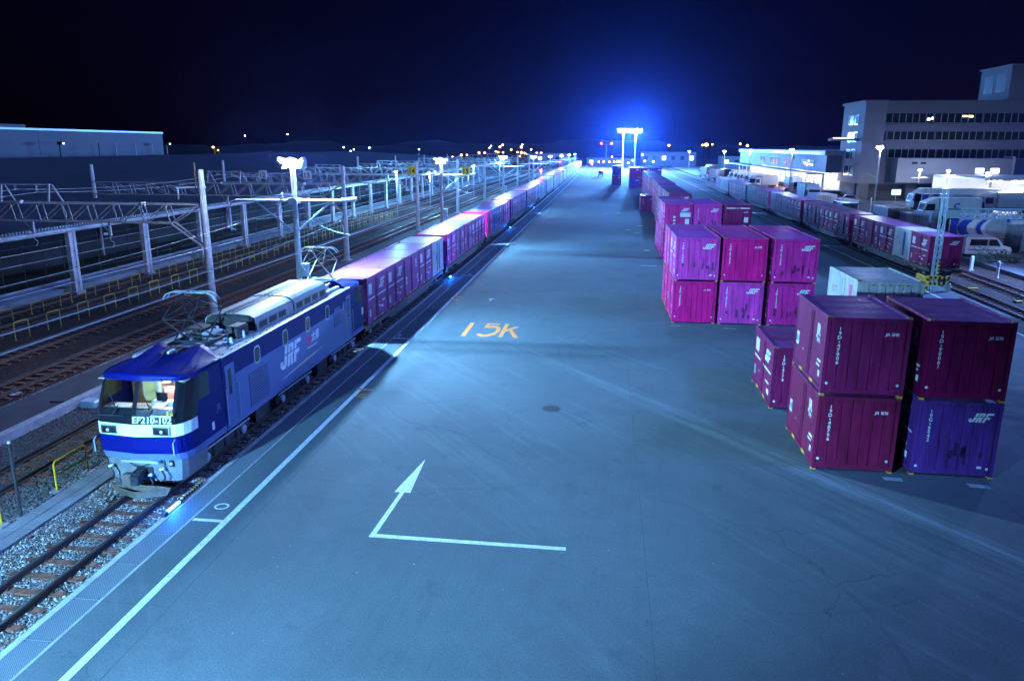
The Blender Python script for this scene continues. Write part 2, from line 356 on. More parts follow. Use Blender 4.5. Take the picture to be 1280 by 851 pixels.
# ================================================================== GROUND
b = MB(); b.quad((-3000, -400, -1.2), (3000, -400, -1.2), (3000, 6000, -1.2), (-3000, 6000, -1.2), M("dark_soil", (.03, .034, .028), .95, var=.4, scale=.05)); struct("ground", b)
b = MB(); b.box(-11.0, 24.95, -30, 430, -1.0, 0, asphalt_mat()); struct("yard", b)
b = MB(); b.box(-11.86, -11.70, -5, 430, -1.0, .012, m_conc); struct("platform_kerb", b)
b = MB(); b.box(-11.06, -11.0, -5, 430, -.02, .008, m_conc)
struct("channel_edge", b)
b = MB(); b.box(-11.70, -11.06, -5, 430, -1.0, -.16, M("channel_bottom", (.03, .03, .03), .9)); struct("drain_channel", b)
bal_near = gravel_mat("ballast_gravel", (.035, .032, .03), (.30, .29, .28), 16)
bal_far = gravel_mat("rusty_ballast_gravel", (.014, .008, .006), (.105, .062, .045), 14)
b = MB(); b.quad((-24.0, -5, -.32), (-11.86, -5, -.32), (-11.86, 430, -.32), (-24.0, 430, -.32), bal_near); struct("ballast_bed", b)
b = MB(); b.quad((-37.9, -5, -.325), (-24.0, -5, -.325), (-24.0, 430, -.325), (-37.9, 430, -.325), bal_far); struct("ballast_bed_left", b)
b = MB(); b.quad((24.95, -5, -.32), (33.6, -5, -.32), (33.6, 430, -.32), (24.95, 430, -.32), bal_far); struct("ballast_bed_right", b)
b = MB(); b.box(33.6, 190, 40, 420, -1.1, 0, M("lorry_park_asphalt", (.075, .076, .08), .85, var=.2, scale=.3)); struct("lorry_park", b)
b = MB(); b.box(-23.6, -21.35, -5, 300, -.9, -.22, M("dark_path", (.05, .05, .055), .9, var=.3, scale=.8)); struct("path", b)
b = MB(); b.box(-21.22, -20.86, -5, 300, -.9, .0, m_conc); struct("kerb_strip", b)
b = MB(); b.box(-40.6, -37.9, -5, 260, -.9, .05, M("platform_concrete", (.22, .23, .24), .9, var=.25, scale=.8)); struct("shed_platform", b)

# covered drain grating along the yard edge: individual bolted plates
gm = bpy.data.materials.new("perforated_plate"); gm.use_nodes = True; n = gm.node_tree; bs = n.nodes["Principled BSDF"]
tc = n.nodes.new("ShaderNodeTexCoord"); sx = n.nodes.new("ShaderNodeSeparateXYZ"); n.links.new(tc.outputs["Object"], sx.inputs[0])
def sinm(o, f):
    a = n.nodes.new("ShaderNodeMath"); a.operation = 'MULTIPLY'; a.inputs[1].default_value = f; n.links.new(o, a.inputs[0])
    c = n.nodes.new("ShaderNodeMath"); c.operation = 'SINE'; n.links.new(a.outputs[0], c.inputs[0]); return c.outputs[0]
mm = n.nodes.new("ShaderNodeMath"); mm.operation = 'MULTIPLY'; n.links.new(sinm(sx.outputs[0], 2*math.pi/.042), mm.inputs[0]); n.links.new(sinm(sx.outputs[1], 2*math.pi/.075), mm.inputs[1])
rp = n.nodes.new("ShaderNodeValToRGB"); n.links.new(mm.outputs[0], rp.inputs[0]); rp.color_ramp.elements[0].position = .05; rp.color_ramp.elements[1].position = .35
rp.color_ramp.elements[0].color = (.17, .20, .22, 1); rp.color_ramp.elements[1].color = (.035, .04, .045, 1); n.links.new(rp.outputs[0], bs.inputs["Base Color"])
bs.inputs["Roughness"].default_value = .6; bs.inputs["Metallic"].default_value = .2
pl = MB(); pl.box(-.315, .315, -.745, .745, -.03, 0, gm)
for sx_ in (-.27, .27):
    for sy in (-.70, .70): pl.lathe([(.018, 0), (.018, .006), (.001, .009)], (sx_, sy, .001), m_black, 6)
pl.box(-.31, .31, .736, .742, .001, .004, m_galv)
plm = pl.mesh("drain_cover")
for i in range(58):
    tag(link("drain_cover", plm, None, (-11.38, 10.2+1.5*i, .004)), "perforated steel drain cover plate in the channel at the yard edge", "drain cover", "drain cover plates along the yard edge")

# ------------------------------------------------------------------ painted markings (structure sheets 4 mm above the yard)
def sheet(name, polys, mt, z=.004):
    q = MB()
    for p in polys: q.add([(x, y, z) for x, y in p], [tuple(range(len(p)))], mt)
    struct(name, q)
def rect(x0, x1, y0, y1): return [(x0, y0), (x1, y0), (x1, y1), (x0, y1)]
def stroke(pts, w):
    out = []
    for (a, c), (d, e) in zip(pts, pts[1:]):
        l = math.hypot(d-a, e-c); nx, ny = -(e-c)/l*w/2, (d-a)/l*w/2; ex, ey = (d-a)/l*w*.2, (e-c)/l*w*.2
        out.append([(a-nx-ex, c-ny-ey), (d-nx+ex, e-ny+ey), (d+nx+ex, e+ny+ey), (a+nx-ex, c+ny-ey)])
    return out
def strip(pts, wx, wy):
    """closed-outline brush stroke along pts with an elongated nib"""
    L_, R_ = [], []
    for i, (x, y) in enumerate(pts):
        a = pts[max(i-1, 0)]; c = pts[min(i+1, len(pts)-1)]; dx, dy = c[0]-a[0], c[1]-a[1]
        l = math.hypot(dx/wx, dy/wy) or 1; nx, ny = -dy/wy/l*wx/2*1, dx/wx/l*wy/2
        L_.append((x+nx, y+ny)); R_.append((x-nx, y-ny))
    return [[L_[i], R_[i], R_[i+1], L_[i+1]] for i in range(len(pts)-1)]
sheet("white_line", [rect(-10.13, -9.94, -5, 425)], m_mark)
sheet("right_line", [rect(22.95, 23.12, 20, 425)], m_mark)
sheet("arrow_marking", [[(-5.90, 17.50), (-.71, 17.46), (-.71, 17.62), (-5.74, 17.68)], [(-5.90, 17.50), (-5.74, 17.68), (-5.64, 20.2), (-5.77, 20.2)], [(-5.95, 20.2), (-5.46, 20.2), (-5.59, 22.7)]], m_mark)
arc5 = [(-6.42, 41.55), (-6.15, 41.7), (-5.9, 41.65), (-5.72, 41.25), (-5.7, 40.6), (-5.85, 39.95), (-6.12, 39.58), (-6.4, 39.5), (-6.72, 39.85)]
sheet("track_number_marking", [[(-7.55, 39.3), (-7.31, 39.3), (-7.31, 42.5), (-7.55, 42.5)], rect(-6.55, -5.78, 42.2, 42.52), [(-6.60, 41.35), (-6.40, 41.4), (-6.35, 42.2), (-6.55, 42.5)]] + strip(arc5, .24, .5)
      + [rect(-5.50, -5.28, 39.3, 42.5), [(-5.28, 40.5), (-4.62, 41.75), (-4.86, 41.9), (-5.28, 41.1)], [(-5.12, 40.95), (-4.68, 39.3), (-4.40, 39.3), (-4.98, 41.2)]], m_markyel)
sheet("stop_bars", [rect(-10.97, -10.13, 17.76, 17.90), rect(-11.0, -10.13, 38.28, 38.42), rect(-11.0, -10.13, 58.7, 58.85), rect(-11.0, -10.13, 79.1, 79.25)], m_mark)
sheet("yellow_bars", [rect(-10.18, -9.45, 29.48, 29.64), rect(-10.2, -9.5, 50.0, 50.17), rect(-10.2, -9.5, 70.5, 70.7), rect(-10.2, -9.5, 91, 91.2)], m_markyel, .008)
ring = []
for k in range(20):
    a, c = 2*math.pi*k/20, 2*math.pi*(k+1)/20
    ring.append([(-10.57+.21*math.cos(a), 18.66+.19*math.sin(a)), (-10.57+.21*math.cos(c), 18.66+.19*math.sin(c)), (-10.57+.16*math.cos(c), 18.66+.13*math.sin(c)), (-10.57+.16*math.cos(a), 18.66+.13*math.sin(a))])
sheet("zero_marking", ring, m_mark)
q = MB()
for s_, x, y, r_, u_, sz, mt in (("26", -9.55, 28.45, (0, 1, 0), (-1, 0, 0), .62, m_markyel), ("25", -10.1, 48.9, (1, 0, 0), (0, 1, 0), .62, m_markyel), ("24", -10.1, 69.4, (1, 0, 0), (0, 1, 0), .7, m_markyel),
                             ("1", -10.9, 38.7, (1, 0, 0), (0, 1, 0), .75, m_mark), ("2", -10.8, 59.2, (1, 0, 0), (0, 1, 0), .8, m_mark), ("3", -10.8, 79.6, (1, 0, 0), (0, 1, 0), .8, m_mark)):
    q.text(s_, (x, y, .0042), r_, u_, sz, mt, bold=.012)
q.text("T", (-7.62, 49.0, .0042), (1, 0, 0), (0, 1.6, 0), .75, m_mark)
struct("position_number_markings", q)
sheet("container_plates_marking", [[(8.9, 22.95), (9.42, 22.92), (9.44, 23.16), (8.86, 23.19)], [(11.30, 22.75), (11.86, 22.70), (11.9, 22.95), (11.28, 23.02)], rect(4.0, 4.5, 43.3, 43.42), rect(6.9, 7.6, 43.0, 43.1), rect(3.2, 4.6, 66, 66.3), rect(4.0, 4.5, 76, 76.6), rect(3.4, 4.3, 92, 92.3), rect(2.6, 3.2, 95, 95.5), rect(4.4, 4.9, 100, 101), rect(-.4, .5, 118, 118.5), rect(1.8, 2.4, 119, 120)], m_markworn)
seam_shade = M("tar_and_shadow_line", (.062, .062, .066), .8, var=.3)  # tar joints; the line beside the white line also draws a thin cast shadow
sheet("seams_and_shadow_line", [rect(-9.36, -9.33, 0, 300), rect(1.28, 1.295, 8, 300), rect(11.8, 11.83, 5, 43), rect(-11.0, 22, 34.0, 34.03), rect(-11, 24, 66, 66.06), rect(-11, 24, 99, 99.1), rect(-9.3, 1.28, 10.6, 10.62), rect(-11, -9.36, 13.9, 13.92)], seam_shade)
b = MB(); b.lathe([(.36, 0), (.36, .006), (.33, .007), (.30, .004), (.05, .004), (.001, .004)], (-1.84, 28.2, .002), m_dark, 24)
solo("manhole_cover", b, "round dark manhole cover set in the yard asphalt", "manhole cover")

# ------------------------------------------------------------------ tracks
def track(x, y0, y1, sl_y0, sl_y1, label, near=True):
    t = thing("railway_track", label, "track", (x, 0, 0))
    for s in (-1, 1):
        q = MB(); xc = s*.566
        q.box(xc-.032, xc+.032, y0, y1, -.135, -.10, m_railtop); q.box(xc-.009, xc+.009, y0, y1, -.23, -.135, m_rust); q.box(xc-.062, xc+.062, y0, y1, -.25, -.23, m_rust)
        part("rail", q, t)
    q = MB(); q.box(-1.0, 1.0, -.10, .10, -.42, -.262, m_sleeper)
    if near:
        for s in (-1, 1):
            for e in (-.1, .1): q.box(s*.566+e-.025, s*.566+e+.025, -.04, .04, -.262, -.225, m_dark)
    sm = q.mesh("sleeper"); k = 0; y = sl_y0
    while y < sl_y1 and k < 60:
        o = link("sleeper", sm, t, (random.uniform(-.02, .02), y, random.uniform(-.006, .004)), random.uniform(-.01, .01)); y += .66; k += 1
    if y1 - y > 3:
        q = MB(); z = y
        while z < min(y1, 190): q.box(-1.0, 1.0, z-.1, z+.1, -.42, -.268, m_sleeper); z += .66
        o = part("sleepers", q, t); o["kind"] = "stuff"
    return t
track(-13.31, -4, 420, 8.5, 46, "ballasted track with rusty sleepers running out from under the blue locomotive")
track(-18.40, -4, 300, 12, 50, "second track from the yard edge, empty, behind the yellow handrails")
track(-25.3, -4, 300, 24, 60, "rusty empty track just beyond the dark path and kerb strip")
track(-29.2, -4, 300, 28, 62, "rusty empty track between the kerb path and the near row of yellow hoops", False)
track(-33.5, -4, 300, 34, 68, "rusty empty track running between the two rows of yellow hoops", False)
track(-36.6, -4, 300, 36, 70, "farthest left track against the concrete platform of the dark shed", False)
track(26.4, -4, 420, 36, 70, "track under the dark container train on the right of the yard", False)
track(30.0, -4, 420, 40, 74, "empty track between the right-hand container train and the lorry park", False)

# loose ballast stones in the foreground
def stones(name, x0, x1, y0, y1, dens, zf, mats, avoid, smin, smax, seed):
    rng = np.random.default_rng(seed); nn = int((x1-x0)*(y1-y0)*dens)
    px = rng.uniform(x0, x1, nn); py = rng.uniform(y0, y1, nn)
    keep = np.array([not avoid(a, c) for a, c in zip(px, py)]); px, py = px[keep], py[keep]; nn = len(px)
    base = np.array([(1, 0, 0), (-1, 0, 0), (0, 1, 0), (0, -1, 0), (0, 0, 1), (0, 0, -1)], float)
    tri = np.array([(0, 2, 4), (2, 1, 4), (1, 3, 4), (3, 0, 4), (2, 0, 5), (1, 2, 5), (3, 1, 5), (0, 3, 5)])
    sz = rng.uniform(smin, smax, nn)
    V = base[None] * (sz[:, None, None]) * rng.uniform(.6, 1.3, (nn, 6, 3)) + rng.normal(0, .22, (nn, 6, 3))*sz[:, None, None]
    a = rng.uniform(0, 6.28, nn); tl = rng.normal(0, .6, nn)
    x, y, z = V[..., 0].copy(), V[..., 1].copy(), V[..., 2].copy()
    y2 = y*np.cos(tl)[:, None] - z*np.sin(tl)[:, None]; z2 = y*np.sin(tl)[:, None] + z*np.cos(tl)[:, None]
    V[..., 0] = x*np.cos(a)[:, None] - y2*np.sin(a)[:, None] + px[:, None]; V[..., 1] = x*np.sin(a)[:, None] + y2*np.cos(a)[:, None] + py[:, None]
    V[..., 2] = z2*.8 + (zf(px, py) + rng.uniform(-.03, .035, nn))[:, None]
    F = (tri[None] + (np.arange(nn)*6)[:, None, None]).reshape(-1, 3)
    me = bpy.data.meshes.new(name); me.vertices.add(nn*6); me.vertices.foreach_set("co", V.reshape(-1).astype(np.float32))
    me.loops.add(len(F)*3); me.loops.foreach_set("vertex_index", F.reshape(-1).astype(np.int32))
    me.polygons.add(len(F)); me.polygons.foreach_set("loop_start", (np.arange(len(F))*3).astype(np.int32)); me.polygons.foreach_set("loop_total", np.full(len(F), 3, np.int32))
    for mt in mats: me.materials.append(mt)
    me.polygons.foreach_set("material_index", np.repeat(rng.integers(0, len(mats), nn), 8).astype(np.int32))
    me.update(); me.validate(); o = link(name, me); o["kind"] = "stuff"; return o
st_m = [M("stone_grey", (.17, .155, .145), .9, var=.3, scale=8), M("stone_pale", (.36, .35, .33), .9, var=.25, scale=8), M("stone_dark", (.10, .095, .09), .9, var=.3, scale=8), M("stone_brown", (.15, .10, .07), .9, var=.3, scale=8)]
def av1(x, y):
    if abs(abs(x+13.31)-.566) < .075: return True
    if -14.35 < x < -12.27:
        k = (y-8.5)/.66; 
        if abs(k-round(k))*.66 < .13: return True
    return False
stones("ballast_stones", -15.2, -11.88, 10.5, 21, 640, lambda x, y: -.30 + .06*np.clip((x+12.5)/.5, 0, 1) + 0*y, st_m, av1, .022, .046, 3)
stones("ballast_stones_beside_train", -12.35, -11.88, 21, 60, 330, lambda x, y: -.25 + 0*x, st_m, lambda x, y: False, .03, .055, 4)
def av2(x, y):
    if abs(abs(x+18.4)-.566) < .075: return True
    if -19.45 < x < -17.35:
        k = (y-12)/.66
        if abs(k-round(k))*.66 < .13: return True
    return False
stones("ballast_stones_second_track", -20.8, -16.5, 13, 29, 300, lambda x, y: -.305 + 0*x, [st_m[0], st_m[2], st_m[3], st_m[2]], av2, .024, .048, 5)

# cable trough walkway between the first two tracks
b = MB(); y = 10.0; 
while y < 60:
    for x0 in (-16.05, -15.62): b.box(x0+.005, x0+.42, y+.005, y+.985, -.5, -.19+random.uniform(-.012, .006), m_concd)
    y += 1.0
struct("cable_trough_walkway", b)

# ================================================================== CONTAINERS
RGB = dict(mauve=(.33, .060, .21), wine=(.24, .009, .058), plum=(.235, .011, .080), dark=(.20, .003, .055), magenta=(.74, .004, .19), violet=(.70, .045, .36), indigo=(.11, .030, .22), orchid=(.68, .022, .26), white=(.52, .52, .49), blue=(.02, .10, .42), sky=(.26, .40, .48), grey=(.18, .20, .22))
PA = {k: paint(k+"_container_paint", v, .12 if k in ('white', 'sky') else .24) for k, v in RGB.items()}
CNAME = dict(mauve='dusty mauve', wine='wine red', plum='plum purple', dark='dark plum', magenta='bright magenta', violet='faded violet', indigo='faded indigo', orchid='pinkish purple', white='white', blue='blue', sky='pale blue', grey='grey')
CL, CW, CH = 3.715, 1.225, 2.5
m_cast = M("corner_casting", (.30, .16, .07), .7, var=.4, scale=6)
m_patch = {k: paint(k+"_touch_up_paint", tuple(c*.55 for c in v)) for k, v in dict(violet=(.24, .06, .22), indigo=(.085, .03, .13), orchid=(.30, .03, .15)).items()}
m_globe = M("green_globe_decal", (.03, .36, .38), .5); m_tape = M("grey_latch", (.45, .43, .40), .5, .3)
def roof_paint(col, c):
    k = (c[0]*.8+.06, c[1]*.8+.05, c[2]*1.1+.12) if c[0] > c[1]*2 else c; return paint('dusty_sheen_'+col+'_roof_paint', tuple(k), .25, .34)  # paler, bluer than the walls: dust and top sheen mixed into the colour
def body_mesh(pm, rm):
    q = MB()
    for sx in (-1, 1):
        for y0 in (0, CL-.11): q.box(min(sx*CW, sx*(CW-.11)), max(sx*CW, sx*(CW-.11)), y0, y0+.11, .04, CH-.045, pm)
        q.box(min(sx*CW, sx*(CW-.09)), max(sx*CW, sx*(CW-.09)), .112, CL-.112, .06, .20, pm)
        q.box(min(sx*CW, sx*(CW-.09)), max(sx*CW, sx*(CW-.09)), .112, CL-.112, CH-.14, CH-.03, pm)
        q.box(min(sx*(CW-.05), sx*(CW-.12)), max(sx*(CW-.05), sx*(CW-.12)), .112, CL-.112, .202, CH-.142, m_dark)
    for e in (0, 1):
        yo = 0 if e == 0 else CL; s = 1 if e == 0 else -1
        def Y(a, c): return (min(yo+s*a, yo+s*c), max(yo+s*a, yo+s*c))
        ya, yb = Y(.004, .09); q.box(-CW+.112, CW-.112, ya, yb, CH-.15, CH-.04, pm)
        ya, yb = Y(.012, .09); q.box(-CW+.112, CW-.112, ya, yb, .07, .22, pm)
        # corrugated end wall
        xs = []; nb = 7; w = (2*CW-.224)/nb; x = -CW+.112
        prof = []
        for k in range(nb):
            prof += [(x+.006, .058), (x+.024, .020), (x+w-.024, .020), (x+w-.006, .058)]; x += w
        vs = []
        for z in (.222, CH-.152): vs += [(px, yo+s*d, z) for px, d in prof]
        nP = len(prof); fs = [(i, i+1, nP+i+1, nP+i) if e == 0 else (i+1, i, nP+i, nP+i+1) for i in range(nP-1)]
        q.add(vs, fs, pm)
        x = -CW+.112
        for k in range(nb):
            ya, yb = Y(.0185, .03)
            q.box(x+w*.5-.06, x+w*.5+.06, ya, yb, CH-.185, CH-.154, m_black) if k not in (0, nb-1) else None
            x += w
        for sx in (-1, 1):
            ya, yb = Y(-.006, .15)
            q.box(min(sx*(CW+.004), sx*(CW-.15)), max(sx*(CW+.004), sx*(CW-.15)), ya, yb, CH-.043, CH+.004, m_cast)
    # roof: shallow cross ribs, raised edge rails
    ny = 15; vs = []; 
    for i in range(ny*2):
        y = .02 + (CL-.04)*i/(ny*2-1); d = .005 if (i//4) % 2 else 0
        vs += [(-CW+.10, y, CH-.035+d), (CW-.10, y, CH-.035+d)]
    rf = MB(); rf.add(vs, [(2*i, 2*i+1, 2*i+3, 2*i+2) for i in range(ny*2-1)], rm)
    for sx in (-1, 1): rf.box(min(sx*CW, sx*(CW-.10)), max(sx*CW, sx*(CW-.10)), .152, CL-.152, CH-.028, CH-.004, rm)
    q.box(-CW+.1, CW-.1, .02, CL-.02, .10, .16, m_dark)
    return q, rf
def leaf_mesh(sx, ya, yb, pm):
    q = MB(); xo = sx*(CW-.012); xi = sx*(CW-.048)
    q.box(min(xo, xi), max(xo, xi), ya, yb, .215, CH-.155, pm)
    r = sx*(CW-.004)
    for z in (.5, 1.3, 2.1): q.box(min(xo, r), max(xo, r), ya+.002, ya+.06, z, z+.12, pm)
    return q
def lock_mesh(sx, pm):
    q = MB(); xo = sx*(CW-.010); xi = sx*(CW-.05)
    q.box(min(xo, xi), max(xo, xi), 1.52, 1.86, .215, CH-.155, pm)
    for y in (1.60, 1.78): q.tube((sx*(CW-.002), y, .22), (sx*(CW-.002), y, CH-.17), .013, pm, 5)
    for y in (1.525, 1.852): q.box(min(xo, sx*(CW-.008)), max(xo, sx*(CW-.008)), y, y+.02, .22, CH-.16, m_black)
    q.box(min(xo, sx*(CW+.006)), max(xo, sx*(CW+.006)), 1.50, 1.53, .9, 1.6, m_black)
    return q
COLS = {}
def sideframe(sx):
    # text frame for a side: for +X side text runs along +Y, for the -X side along -Y
    return (Vector((0, 1, 0)), 1) if sx > 0 else (Vector((0, -1, 0)), -1)
def sp(sx, t, z, off=.004):
    """point on a side wall; t runs left to right as read"""
    return Vector((sx*(CW-.012+off), (t if sx > 0 else CL-t), z))
def container_meshes(style, col, num, detail):
    key = (style, col, num, detail)
    if key in COLS: return COLS[key]
    pm = PA[col]; out = []
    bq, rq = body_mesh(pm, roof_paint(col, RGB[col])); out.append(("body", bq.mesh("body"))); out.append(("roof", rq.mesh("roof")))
    for sx in ((1, -1) if detail > 0 else (1, -1)):
        if detail > 0:
            out.append(("door", leaf_mesh(sx, .118, 1.49, pm).mesh("door"))); out.append(("door", leaf_mesh(sx, 1.89, CL-.118, pm).mesh("door"))); out.append(("locking_bar", lock_mesh(sx, pm).mesh("locking_bar")))
        else:
            q = leaf_mesh(sx, .118, 1.80, pm); out.append(("door", q.mesh("door"))); q = leaf_mesh(sx, 1.84, CL-.118, pm); out.append(("door", q.mesh("door")))
    wh = m_white
    q = MB(); f = .0155
    er, eu = Vector((1, 0, 0)), Vector((0, 0, 1))
    n_, e_, s_ = MB(), MB(), MB(); out_faces = []
    if num:
        z = 2.06
        for ch in num:
            if ch == '-': n_.box(-CW+.39, -CW+.43, f-.004, f, z+.03, z+.07, wh); z -= .12; continue
            n_.text(ch, (-CW+.41, f, z), er, eu, .155, wh, 'c', bold=.03, wide=1.1); z -= .135
    if style == 'new':
        e_.text("JR", (CW-.74, f, 1.93), er, eu, .125, wh, bold=.03, wide=1.2, shear=.15); e_.text("貨物", (CW-.555, f, 1.935), er, eu, .115, wh, bold=.02)
        for x, z in ((-CW+.16, .38), (CW-.20, .38)): e_.lathe([(.045, -.006), (.045, .004), (.001, .004)], (x, .012, z), m_ins, 10, 'y')
    elif style in ('old', 'train'):
        emblem(e_, (CW-.98, f, 1.82), er, eu, .30, wh, .45, 1.15)
        e_.box(CW-.50, CW-.36, f-.004, f, .30, .38, wh)
        for x, z in ((-CW+.16, .30), (CW-.20, .30)): e_.lathe([(.045, -.006), (.045, .004), (.001, .004)], (x, .012, z), m_ins, 10, 'y')
    elif style == 'stripe':
        e_.box(-CW+.2, -.16, f-.004, f, 2.14, 2.24, wh); e_.box(.16, CW-.2, f-.004, f, 2.14, 2.24, wh); e_.box(-.1, .1, f-.004, f, 2.16, 2.22, wh)
        e_.text("JR", (CW-.74, f, 1.80), er, eu, .125, wh, bold=.03, wide=1.2, shear=.15); e_.text("貨物", (CW-.555, f, 1.805), er, eu, .115, wh, bold=.02)
        e_.box(CW-.66, CW-.30, f-.004, f, .95, 1.40, wh); e_.lathe([(.13, -.002), (.13, .001), (.001, .001)], (CW-.48, f-.001, 1.2), m_globe, 12, 'y')
    elif style == 'board':
        emblem(e_, (CW-1.02, f, 1.84), er, eu, .30, wh, .45, 1.15); e_.box(CW-1.08, CW-.14, f-.004, f, 1.36, 1.74, m_sign_w); e_.box(CW-1.0, CW-.4, f-.003, f+.001, 1.60, 1.66, PA['blue']); e_.box(CW-1.0, CW-.6, f-.003, f+.001, 1.45, 1.50, PA['blue'])
        e_.box(CW-.62, CW-.26, f-.004, f, .72, 1.20, wh); e_.lathe([(.14, -.002), (.14, .001), (.001, .001)], (CW-.44, f-.001, 1.0), m_globe, 12, 'y')
        s_.box(-.02, .02, -.004, .012, .24, 2.3, m_black)
        for z in (.62, .95, 1.25): s_.box(-.45, -.25, f-.004, f, z, z+.18, wh)
    if col in m_patch:
        rnd = random.Random(num)
        for k in range(7):
            bx = rnd.uniform(-.9, .9); q_w = rnd.uniform(.06, .16); z0 = rnd.uniform(.35, .9); s_.box(bx-q_w/2, bx+q_w/2, .012, .0185, z0, z0+rnd.uniform(.15, .5), m_patch[col])
    if detail > 0 or True:
        for sx in (1, -1):
            out_faces.append((e_, s_)); e_, s_ = MB(), MB()
            r, sg = sideframe(sx); u = Vector((0, 0, 1))
            def sb(t0, t1, z0, z1, mt, off=.004):
                a, c = sp(sx, t0, z0, off), sp(sx, t1, z1, off); s_.box(min(a.x, a.x-sx*.005), max(a.x, a.x-sx*.005), min(a.y, c.y), max(a.y, c.y), z0, z1, mt)
            if style == 'new':
                tj = 2.62
                e_.text("JR", sp(sx, tj, 1.72), r, u, .48, wh, bold=.045, wide=.95); e_.text("貨物", sp(sx, tj+.12, 1.50), r, u, .17, wh, bold=.02)
                sb(.25, .55, .80, 1.25, m_sign_w); sb(.29, .51, .92, 1.12, m_globe, .0055); sb(3.0, 3.4, .92, 1.0, wh); sb(2.9, 3.3, .78, .84, wh); sb(3.2, 3.38, .46, .66, wh); sb(2.05, 2.25, .98, 1.02, m_yellow); sb(1.1, 1.3, .80, .84, m_yellow)
            elif style in ('old', 'stripe', 'board', 'train'):
                if style == 'train':
                    sb(.28, .86, 1.56, 2.12, m_sign_w)
                    emblem(e_, sp(sx, 2.15, 1.60), r, u, .52, wh, .22, 1.0)
                    sb(.22, 1.40, 1.28, 1.36, wh); sb(1.60, 3.45, 1.28, 1.36, wh)
                    sb(.35, .55, .40, .78, wh); sb(2.0, 2.3, .62, .72, wh); sb(2.45, 2.8, .5, .62, wh); sb(2.7, 3.2, .82, .90, wh); sb(1.15, 1.36, .80, .86, m_yellow); sb(1.95, 2.15, .86, .92, m_yellow)
                else:
                    sb(.3, .95, 1.55, 2.1, m_sign_w); emblem(e_, sp(sx, 2.15, 1.60), r, u, .52, wh, .22, 1.0); sb(.22, 1.40, 1.28, 1.36, wh); sb(1.95, 3.45, 1.28, 1.36, wh)
                    sb(.3, .6, .5, .9, m_globe); sb(2.6, 3.2, .8, .88, wh); sb(2.9, 3.3, .4, .6, wh); sb(1.15, 1.36, .80, .86, m_yellow)
            elif style == 'jot':
                mr_ = M("red_lettering", (.5, .03, .06), .5)
                e_.text("JOT", sp(sx, .55, 1.55), r, u, .42, mr_, wide=.9, bold=.0); sb(2.75, 3.1, 1.7, 2.2, M("pink_sticker", (.75, .12, .22), .5)); sb(2.9, 3.0, .6, 1.3, mr_); sb(1.62, 1.74, .3, 2.3, PA['sky'])
            elif style == 'white':
                sb(2.2, 2.55, .3, 2.25, PA['blue']); sb(.5, .95, 1.5, 1.75, PA['sky']); sb(1.35, 1.45, 1.1, 1.4, m_dark)
            elif style == 'bluebox':
                sb(.5, 3.1, 1.9, 2.1, PA['sky']); sb(.4, .7, .6, .9, wh); sb(2.4, 3.2, .5, .6, wh)
    out_faces.append((e_, s_))
    for nm, g in [("number_marking", n_)] + [x for ef, sf in out_faces for x in (("emblem", ef), ("placard", sf))]:
        if g.f: out.append((nm, g.mesh(nm)))
    if detail > 0:
        q = MB()
        for sx in (-1, 1):
            for y0 in (1.02, 2.38): q.box(min(sx*(CW-.06), sx*(CW+.006)), max(sx*(CW-.06), sx*(CW+.006)), y0, y0+.36, .075, .185, m_yellow if col != 'white' else m_galvr)
        out.append(("fork_pocket", q.mesh("fork_pocket")))
    q = MB()
    for sx in (-1, 1):
        for y0 in (-.004, CL-.136): q.box(min(sx*(CW-.14), sx*(CW+.003)), max(sx*(CW-.14), sx*(CW+.003)), y0, y0+.14, 0, .038, m_yellow)
    out.append(("corner_foot", q.mesh("corner_foot")))
    COLS[key] = out; return out
def container(style, col, num, loc, label, group, rz=0, detail=1):
    t = thing("freight_container", label, "container", loc, rz, group)
    for nm, me in container_meshes(style, col, num, detail): link(nm, me, t)
    return t
TH = .012
# near stack of four, right foreground
G1 = "containers stacked nearest on the right"
container('new', 'wine', "19D-48796", (8.05, 23.52, 0), "wine red container at the bottom left of the nearest stack, JR mark on its side", G1, -.008)
container('new', 'plum', "19D-47806", (8.06, 23.50, 2.515), "plum red container on top at the left of the nearest stack of four, glossy roof", G1, -.006)
container('old', 'indigo', "19G-6542", (11.02, 23.50, 0), "faded indigo container with white slanted emblem at the bottom right of the nearest stack", G1, -.010)
container('new', 'dark', "19D-90061", (10.98, 23.44, 2.515), "very dark purple container on top at the right of the nearest stack", G1, -.006)
container('old', 'plum', "19D-3174", (7.90, 29.35, 0), "single plum container standing on the ground just behind the nearest stack", "single containers in the yard", 0)
container('new', 'plum', "", (10.98, 30.3, 0), "plum container hidden under the white container behind the nearest stack", "containers behind the nearest stack", 0)
container('jot', 'white', "", (11.0, 30.3, 2.515), "white container with red lettering, on top behind the nearest stack", "containers behind the nearest stack", .01)
